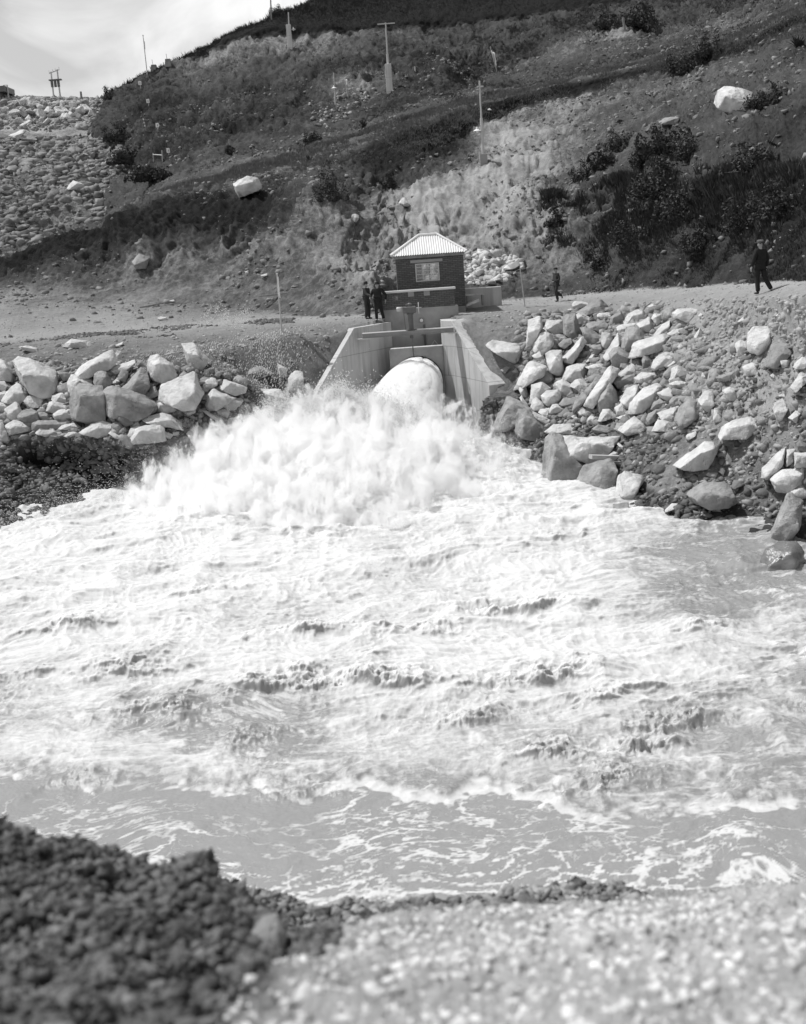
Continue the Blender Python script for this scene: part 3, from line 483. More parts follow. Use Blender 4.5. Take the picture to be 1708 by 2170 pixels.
# c) falling veil over the left bank
n = 9000; u = rg.random(n); px = 640-340*u**1.1+rg.normal(0, 30, n); pyv = 690+ (1-rg.random(n)**.8)*300+ (640-px)*.18
Yv = rg.uniform(47.6, 50.5, n); P = pt(px, pyv, Yv); dens = fbm(P, .8, 3, .6, 120) > -.15
P = P[dens]; add(P, rg.uniform(.004, .009, len(P)), rg.uniform(3, 9, len(P)), np.array([-.42, -.1, -1.]))
# d) low fringe along the left bank and lively crests
n = 9000; px = rg.uniform(-60, 560, n); base = np.interp(px, [-60,0,280,450,560], [1155,1138,1050,985,900]); P = pt(px, base-rg.exponential(22, n), np.interp(px, [0, 280, 560], [39.5, 43.5, 48])); add(P, rg.uniform(.004, .008, n), rg.uniform(1, 6, n), np.array([-1, -.2, .25]))
n = 60000; jj = rg.integers(0, len(V), 900000); sel = jj[(lap[jj] < np.quantile(lap, .03)) & (turb[jj] > .9)][:n]; P = V[sel]+rg.normal(0, .035, (len(sel), 3))+np.array([0, 0, 1])*rg.exponential(.045, len(sel))[:, None]; add(P, rg.uniform(.004, .011, len(P))*np.clip(P[:, 1]/40, .45, 1.2), 1.5, np.array([-.3, -1, .4]))
# e) fringe of torn water off the jet
n = 50000; k = rg.integers(0, len(q), n); k = k[un[k] > .03]; P = q[k]+jn[k]*-1*rg.exponential(.09, len(k))[:, None]*(.3+un[k][:, None]); add(P, rg.uniform(.004, .012, len(P)), 2.5, np.array([-.2, -1, -.5]))
# f) two spurts seen above the road
for (cx_, cy_, s_) in [(440,668,16),(462,655,12),(478,668,12),(520,665,14),(505,690,22),(560,790,40),(540,740,40)]:
    n = 110; P = pt(cx_+rg.normal(0, s_*.45, n), cy_+rg.normal(0, s_*.7, n), np.full(n, 51.)+rg.normal(0, .3, n)); add(P, rg.uniform(.004, .013, n), 2, np.array([-.2, 0, 1]))
PP = np.concatenate(PP); Vd, Fd = drops(PP, np.concatenate(SS), np.concatenate(ST), np.concatenate(DD), 1)
spray = link('spray', mesh_np('spray', Vd, Fd, bm_)); tag(spray, 'cloud of fine white spray over the splash below the outlet', 'spray', kind='stuff')

# drifting mist round the splash: a closed body of thin white vapour, densest low down
mist_c = Vector((-2.8, 42.9, .0)); mm = MB(); mm.sphere((0, 0, 0), 1., (8.4, 9.4, 3.25), 4); mo = mm.build('mist', M['foam'], None, None, True); mo.location = mist_c
for v_i in mo.data.vertices: v_i.co.z += .17*v_i.co.y
tag(mo, 'soft white mist hanging over the splash in front of the outlet', 'mist', kind='stuff')
vm_ = bpy.data.materials.new('mist_vapour'); vm_.use_nodes = True; t = vm_.node_tree; t.nodes.clear(); o_ = N(t, 'ShaderNodeOutputMaterial'); pv = N(t, 'ShaderNodeVolumePrincipled'); pv.inputs['Color'].default_value = (.99,)*3+(1,); pv.inputs['Anisotropy'].default_value = .2; L(t, pv.outputs[0], o_.inputs['Volume'])
tc = N(t, 'ShaderNodeTexCoord'); mpv = N(t, 'ShaderNodeMapping'); mpv.inputs['Rotation'].default_value = (0, 0, 0); mpv.inputs['Scale'].default_value = (1/8.4, 1/9.4, 1/3.25); sk_ = N(t, 'ShaderNodeSeparateXYZ'); L(t, tc.outputs['Object'], sk_.inputs[0]); zk = N(t, 'ShaderNodeMath', operation='MULTIPLY_ADD'); zk.inputs[1].default_value = -.17; L(t, sk_.outputs[1], zk.inputs[0]); L(t, sk_.outputs[2], zk.inputs[2])
ck = N(t, 'ShaderNodeCombineXYZ'); L(t, sk_.outputs[0], ck.inputs[0]); L(t, sk_.outputs[1], ck.inputs[1]); L(t, zk.outputs[0], ck.inputs[2]); L(t, ck.outputs[0], mpv.inputs[0])
ln = N(t, 'ShaderNodeVectorMath', operation='LENGTH'); L(t, mpv.outputs[0], ln.inputs[0]); fo = N(t, 'ShaderNodeMapRange'); fo.inputs[1].default_value = 1.0; fo.inputs[2].default_value = .15; L(t, ln.outputs['Value'], fo.inputs[0])
mpn = N(t, 'ShaderNodeMapping'); mpn.inputs['Scale'].default_value = (1., .8, .62); mpn.inputs['Rotation'].default_value = (0, .35, 0); L(t, tc.outputs['Object'], mpn.inputs[0])
ns = N(t, 'ShaderNodeTexNoise', i_Scale=1.35, i_Detail=11., i_Roughness=.8, i_Distortion=.3); L(t, mpn.outputs[0], ns.inputs[0])
ad1 = N(t, 'ShaderNodeMath', operation='MULTIPLY_ADD'); ad1.inputs[1].default_value = 3.3; L(t, ns.outputs[0], ad1.inputs[0]); L(t, fo.outputs[0], ad1.inputs[2])
cl1 = N(t, 'ShaderNodeMapRange'); cl1.inputs[1].default_value = 2.02; cl1.inputs[2].default_value = 2.3; cl1.inputs[3].default_value = 0; cl1.inputs[4].default_value = 14.; L(t, ad1.outputs[0], cl1.inputs[0])
ve = N(t, 'ShaderNodeMapRange'); ve.inputs[1].default_value = .0; ve.inputs[2].default_value = .5; ve.inputs[4].default_value = .12; L(t, fo.outputs[0], ve.inputs[0])
sm_ = N(t, 'ShaderNodeMath', operation='ADD'); L(t, cl1.outputs[0], sm_.inputs[0]); L(t, ve.outputs[0], sm_.inputs[1]); L(t, sm_.outputs[0], pv.inputs['Density'])
mo.data.materials.clear(); mo.data.materials.append(vm_)
# ------------------------------------------------------------------ concrete outlet, hoist, parapet and valve house
def part(mb, name, m, top, parent=None, smooth=False):
    bmesh.ops.translate(mb.b, verts=mb.b.verts, vec=-Vector(top.location)); return mb.build(name, m, parent or top, smooth=smooth)
def solo(mb, name, m, loc, label, cat, group=None, smooth=False):
    return tag(mb.build(name, m, None, tuple(loc), smooth), label, cat, group)
def prism(mb, poly, z0, z1s):
    """vertical-sided convex block: poly = plan corners, z1s = top height at each corner"""
    z1s = z1s if isinstance(z1s, (list, tuple)) else [z1s]*len(poly)
    return mb.hull([(x, y, z0) for x, y in poly]+[(x, y, z) for (x, y), z in zip(poly, z1s)])
T = thing('water_outlet', 'pale concrete outlet with two flared sloping wing walls round the gushing opening', 'outlet structure', (1.1, 55, 0))
mb = MB(); prism(mb, [(.06,56.4),(-1.63,54),(-1.88,54.19),(-.19,56.6)], -.6, 5.22); prism(mb, [(-1.632,54),(-3.6,50.85),(-3.88,51.02),(-1.882,54.19)], -.6, [5.222,2.42,2.42,5.222])
lw = part(mb, 'wing_wall', M['conc'], T)
mb = MB()
for (a, b_) in [((-.95,-.02),(0,0))]: pass
mb = MB(); prism(mb, [(2.8,54.5),(4.1,50.95),(4.84,51.15),(3.52,55.1)], -.6, [5.2,2.58,2.6,5.22]); prism(mb, [(2.38,56.45),(2.38,55.03),(2.797,54.503),(3.517,55.1),(3.3,56.45)], -.6, 5.2)
part(mb, 'wing_wall', M['conc'], T)
def plate_hole(x0, x1, z0, z1, cx, cz, r, y0, y1):
    mb = MB(); b = mb.b; an = sorted(set([2*math.pi*k/64 for k in range(64)] + [math.atan2(z-cz, x-cx) % (2*math.pi) for x in (x0, x1) for z in (z0, z1)])); R = []
    for a in an:
        c, s = math.cos(a), math.sin(a); k = min([((x1 if c > 0 else x0)-cx)/c if abs(c) > 1e-9 else 1e9, ((z1 if s > 0 else z0)-cz)/s if abs(s) > 1e-9 else 1e9])
        R.append([b.verts.new((cx+q*c, y, cz+q*s)) for y in (y0, y1) for q in (r, k)])
    for i in range(len(R)):
        p, n = R[i], R[(i+1) % len(R)]
        for (u, v) in ((0, 1), (1, 3), (3, 2), (2, 0)): b.faces.new((p[u], p[v], n[v], n[u]))
    return mb
part(plate_hole(-.12, 2.37, -.6, 4.03, 1.13, 2.5, 1.14, 54.97, 55.32), 'headwall', M['conc_dk'], T)
part(MB().box(-.05, 2.37, 54.93, 55.36, 4.032, 4.09, .01), 'headwall_coping', M['conc'], T)
mb = MB()
an = [2*math.pi*k/64 for k in range(65)]
mb.tube([(1.13+1.15*math.cos(a), 54.95, 2.5+1.15*math.sin(a)) for a in an], .028, 8, False); part(mb, 'outlet_ring', M['black_steel'], T, None, True)
mb = MB(); mb.tube([(1.13, 55.0, 2.5), (1.13, 58.5, 2.5)], [1.135, 1.135], 48, False); part(mb, 'pipe_barrel', M['black_steel'], T, None, True)
part(MB().box(-.3, 3.28, 56.5, 56.9, -.6, 5.78), 'chamber_back_wall', M['conc_dk'], T)
for (x0, y0, x1, y1, zz) in []: pass
part(MB().tube([(1.62, 56.42, 1.5), (1.62, 56.42, 5.0)], .05, 10).box(1.46, 1.62, 56.36, 56.44, 4.5, 4.58), 'vent_pipe', M['steel'], T)
part(MB().tube([(2.3, 56.2, 3.9), (2.05, 56.2, 4.22), (1.85, 56.2, 3.95)], .03, 8), 'handrail_hoop', M['steel_lt'], T)
# gate hoist on its steel beams
T = thing('gate_hoist', 'dark gate hoist with gearbox and handwheel standing on twin steel beams over the outlet', 'gate hoist', (.95, 53.9, 4.8))
def ibeam(y): return MB().box(-1.28, 2.86, y-.07, y+.07, 4.93, 4.95).box(-1.28, 2.86, y-.012, y+.012, 4.775, 4.93).box(-1.28, 2.86, y-.07, y+.07, 4.755, 4.775)
part(ibeam(53.72), 'beam', mat('beam_grey', .22, .28, 3., .5, .05), T); part(ibeam(54.12), 'beam', M['steel'], T)
part(MB().box(-1.28, .78, 53.66, 54.2, 4.952, 4.97).box(1.12, 2.87, 53.66, 54.2, 4.952, 4.97), 'deck_plate', M['steel_lt'], T)
part(MB().box(-1.5, -.95, 53.66, 54.0, 4.70, 4.753), 'bearing_bracket', M['steel_lt'], T); part(MB().box(2.6, 3.0, 53.66, 54.0, 4.70, 4.753), 'bearing_bracket', M['steel_lt'], T)
part(MB().box(.70, 1.2, 53.72, 54.12, 4.972, 5.0).tube([(.95, 53.92, 5.0), (.95, 53.92, 5.72)], [.12, .115], 16).tube([(.95, 53.92, 5.66), (.95, 53.92, 5.72)], .16, 16), 'pedestal', M['steel'], T)
gb = part(MB().box(.62, 1.22, 53.72, 54.12, 5.73, 6.02, .03).tube([(.95, 53.92, 6.02), (.95, 53.92, 6.14), (.95, 53.92, 6.18)], [.11, .11, .06], 14).box(.76, .86, 53.86, 54.0, 6.02, 6.13, .01), 'gearbox', M['steel'], T)
part(MB().tube([(.34, 53.92, 5.93), (.37, 53.92, 5.93), (.62, 53.92, 5.93)], [.07, .1, .1], 16), 'motor', M['steel_lt'], T, gb, True)
mb = MB(); mb.tube([(1.34, 53.92+.24*math.cos(a), 5.93+.24*math.sin(a)) for a in [2*math.pi*k/24 for k in range(25)]], .016, 6, False)
mb.tube([(1.2, 53.92, 5.93), (1.36, 53.92, 5.93)], .03, 8)
for a in (.4, 2.5, 4.6): mb.tube([(1.34, 53.92, 5.93), (1.34, 53.92+.24*math.cos(a), 5.93+.24*math.sin(a))], .011, 5)
mb.tube([(1.34, 53.75, 5.95), (1.47, 53.75, 5.95)], .02, 6); part(mb, 'handwheel', M['steel_lt'], T)
part(MB().tube([(.97, 53.95, 4.75), (.97, 54.3, 4.35), (1.0, 54.85, 3.7)], [.035, .03, .03], 8).tube([(.95, 53.93, 4.6), (.95, 53.93, 4.72)], .08, 10), 'gate_stem', M['steel'], T)
part(MB().tube([(.66, 53.9, 5.73), (.70, 53.9, 4.98)], .014, 6), 'control_rod', M['steel'], T)
T = thing('bulkhead_lamp', 'small round glass lamp fixed low on the concrete behind the hoist', 'lamp', (1.5, 56.42, 5.2))
part(MB().sphere((1.5, 56.35, 5.2), .09), 'lamp_glass', M['glass_w'], T, None, True); part(MB().tube([(1.5, 56.5, 5.2), (1.5, 56.42, 5.2)], .1, 14), 'lamp_base', M['steel'], T)
# brick parapet
T = thing('brick_parapet', 'low dark brick parapet with a pale coping in front of the valve house', 'wall', (1.4, 56.5, 5.2))
part(MB().box(-.30, .2, 56.5, 56.75, 5.783, 6.55).box(.2, .46, 56.5, 56.75, 5.783, 6.2).box(.46, 3.14, 56.5, 56.75, 5.783, 6.55).box(.2, .46, 56.5, 56.75, 6.4, 6.55), 'brickwork', M['brick'], T)
part(MB().box(-.38, 3.2, 56.44, 56.8, 6.552, 6.65, .01), 'coping', mat('coping_concrete', .55, .62, 2., .8, .1), T)
part(MB().box(-.36, -.30, 56.47, 56.75, 5.2, 6.55), 'end_render', M['conc_dk'], T)
for x in (.95, 1.7): part(MB().box(x, x+.28, 56.494, 56.6, 6.33, 6.551), 'mortar_patch', M['conc_dk'], T)
# valve house
T = thing('valve_house', 'small dark brick valve house with a pale corrugated hipped roof', 'house', (2.1, 59.9, 5.3))
X0, X1, Y0, Y1, Z0, Z1 = .5, 3.74, 58.5, 61.3, 5.2, 8.26
mb = MB(); wx0, wx1, wz0, wz1 = 1.42, 2.58, 6.92, 7.78; th_ = .22
mb.box(X0, wx0, Y0, Y0+th_, Z0, Z1).box(wx1, X1, Y0, Y0+th_, Z0, Z1).box(wx0, wx1, Y0, Y0+th_, Z0, wz0).box(wx0, wx1, Y0, Y0+th_, wz1, Z1)
mb.box(X0, 1.75, Y1-th_, Y1, Z0, Z1).box(3.1, X1, Y1-th_, Y1, Z0, Z1).box(1.75, 3.1, Y1-th_, Y1, Z0, 6.6).box(1.75, 3.1, Y1-th_, Y1, 7.95, Z1)
mb.box(X0, X0+th_, Y0+th_, Y1-th_, Z0, Z1).box(X1-th_, X1, Y0+th_, Y1-th_, Z0, Z1)
part(mb, 'wall', M['brick'], T)
part(MB().box(X1-.03, X1+.04, Y0-.03, Y0+.3, Z0, Z1), 'corner_pier', M['brick'], T)
part(MB().box(X0-.02, X1+.02, Y0-.05, Y0-.002, 5.2, 5.62), 'plinth', M['conc_dk'], T)
part(MB().box(1.2, 2.76, Y0-.05, Y0-.002, 7.83, 7.96), 'lintel', M['conc_dk'], T)
wf = MB(); wf.box(wx0, wx0+.05, Y0-.012, Y0+.05, wz0, wz1).box(wx1-.05, wx1, Y0-.012, Y0+.05, wz0, wz1).box(wx0+.05, wx1-.05, Y0-.012, Y0+.05, wz0, wz0+.045).box(wx0+.05, wx1-.05, Y0-.012, Y0+.05, wz1-.045, wz1)
for k in (1, 2): x = wx0+(wx1-wx0)*k/3; wf.box(x-.016, x+.016, Y0, Y0+.035, wz0+.045, wz1-.045)
for c_ in range(3):
    a_, b_ = wx0+(wx1-wx0)*c_/3+.018, wx0+(wx1-wx0)*(c_+1)/3-.018
    for k in range(1, 5): z = wz0+(wz1-wz0)*k/5; wf.box(max(a_, wx0+.05), min(b_, wx1-.05), Y0+.004, Y0+.03, z-.011, z+.011)
W_ = part(wf, 'window', M['frame'], T)
gm = bpy.data.materials.new('window_glass'); gm.use_nodes = True; t = gm.node_tree; t.nodes.clear(); o_ = N(t, 'ShaderNodeOutputMaterial'); mx_ = N(t, 'ShaderNodeMixShader'); mx_.inputs[0].default_value = .1
L(t, N(t, 'ShaderNodeBsdfTransparent').outputs[0], mx_.inputs[1]); gl = N(t, 'ShaderNodeBsdfGlossy'); gl.inputs['Roughness'].default_value = .05; L(t, gl.outputs[0], mx_.inputs[2]); L(t, mx_.outputs[0], o_.inputs[0])
part(MB().box(wx0+.05, wx1-.05, Y0+.036, Y0+.04, wz0+.045, wz1-.045), 'pane', gm, T, W_)
bf = MB(); bf.box(1.75, 1.8, Y1-.2, Y1-.1, 6.6, 7.95).box(3.05, 3.1, Y1-.2, Y1-.1, 6.6, 7.95)
for k in (1, 2): bf.box(1.75+.45*k-.02, 1.75+.45*k+.02, Y1-.18, Y1-.12, 6.6, 7.95)
for k in range(1, 5): bf.box(1.8, 3.05, Y1-.165, Y1-.135, 6.6+.27*k-.012, 6.6+.27*k+.012)
part(bf, 'back_window', M['steel'], T)
def corr(A_, B_, C_, D_, amp_=.022, wl=.115, n=(0, 0, 1)):
    """corrugated slope: eave A-B, ridge D-C; waves run up the slope"""
    A_, B_, C_, D_ = map(np.array, (A_, B_, C_, D_)); e = (B_-A_); Le = np.linalg.norm(e); e = e/Le; mid = (C_+D_)/2; up = mid-A_; up = up-e*(up@e); H = np.linalg.norm(up); up /= H
    nn_ = np.cross(e, up); nn_ = nn_ if nn_[2] > 0 else -nn_; cD, cC = (D_-A_)@e, (C_-A_)@e; mb = MB(); st = .0144; xs = np.arange(0, Le+1e-6, st); prev = None
    for x in xs:
        vm = 1. if cD <= x <= cC else (x/cD if x < cD else (Le-x)/(Le-cC)); vm = max(0, min(1, vm)); wv = amp_*math.sin(2*math.pi*x/wl); fr = .68
        vs_ = [0, min(vm, fr), min(vm, fr), vm]; of = [wv+.02, wv+.02, wv, wv]
        cur = [mb.b.verts.new(Vector(A_+e*x+up*(H*v)+nn_*o)) for v, o in zip(vs_, of)]
        cur += [mb.b.verts.new(v.co-Vector(nn_)*.012) for v in cur]
        if prev:
            for k in range(3): mb.b.faces.new((prev[k], cur[k], cur[k+1], prev[k+1])); mb.b.faces.new((prev[k+4], prev[k+5], cur[k+5], cur[k+4]))
            mb.b.faces.new((prev[0], prev[4], cur[4], cur[0]))
        prev = cur
    return mb
ev = .22; a_ = (X0-ev, Y0-ev, 8.2); b_ = (X1+ev, Y0-ev, 8.2); c_ = (X1+ev, Y1+ev, 8.2); d_ = (X0-ev, Y1+ev, 8.2); r1, r2 = (1.72, 59.9, 9.1), (2.62, 59.9, 9.1)
mb = corr(a_, b_, r2, r1); RF = part(mb, 'roof', M['roof'], T)
for q4 in ((b_, c_, r2, r2), (d_, a_, r1, r1), (c_, d_, r1, r2)): part(corr(*q4), 'roof_slope', M['roof'], T, RF)
cap = MB(); up_ = lambda p: (p[0], p[1], p[2]+.045)
for p_, q_ in ((a_, r1), (b_, r2), (c_, r2), (d_, r1)): cap.tube([up_(p_), up_(q_)], .055, 8)
cap.tube([up_(r1), up_(r2)], .06, 8); part(cap, 'hip_cap', M['roof'], T, RF)
part(MB().box(X0-.1, X1+.1, Y0-.12, Y0-.07, 8.06, 8.19), 'eave_board', M['wood'], T)
# low walls right of the house
def P1(px, py, Y): return tuple(float(v) for v in pt(px, py, Y))
xa, _, za = P1(985, 612, 61); xb = P1(1062, 607, 61)[0]
solo(MB().box(xa, xb, 61.0, 61.3, za-1.2, za, .02), 'concrete_wall', M['conc'], ((xa+xb)/2, 61.1, za-1.2), 'short length of pale concrete wall right of the valve house', 'wall')
xa, _, za = P1(985, 624, 59.5); xb = P1(1026, 621, 59.5)[0]
T = thing('concrete_bench', 'thin concrete slab on dark legs against the right side of the valve house', 'slab', ((xa+xb)/2, 59.6, za-.5))
part(MB().box(xa, xb, 59.4, 60.0, za-.08, za, .01), 'slab', M['conc'], T)
for x in (xa+.1, xb-.12): part(MB().box(x, x+.09, 59.45, 59.95, za-.6, za-.083), 'leg', M['conc_dk'], T)
A1 = lambda x, y: (635.8+x*.2791, 476.8+y*.2791)
pp = [P1(*A1(*q_), 58.6) for q_ in ((1262,610),(1275,600),(1350,562),(1362,568))]; mb = MB(); mb.hull([p_ for p_ in pp]+[(x, y+.5, z+.03) for x, y, z in pp]+[(x, y, z-.08) for x, y, z in pp])
solo(mb, 'broken_slab', M['rock'], (pp[0][0], pp[0][1], pp[0][2]-.1), 'white broken slab lying tilted beside the foot of the valve house', 'slab')
# ------------------------------------------------------------------ riprap: every boulder an object of its own
VIEW = {'LA':(0,1350,.29274),'LB':(400,1350,.29274),'LC':(800,1350,.29274),'RA':(2050,1180,.23419),'RB':(2400,1180,.23419),'RC':(2000,1500,.23419),'RD':(2350,1400,.29274),'RE':(2750,1200,.27752),'RF':(2100,1700,.35129),'RG':(2600,1700,.36534),'RM':(1900,1000,.77518),'Z2':(0,0,.64403),'Z4':(2100,0,.65808),'Z5':(0,900,.70258),'ZF':(0,3200,.94380)}
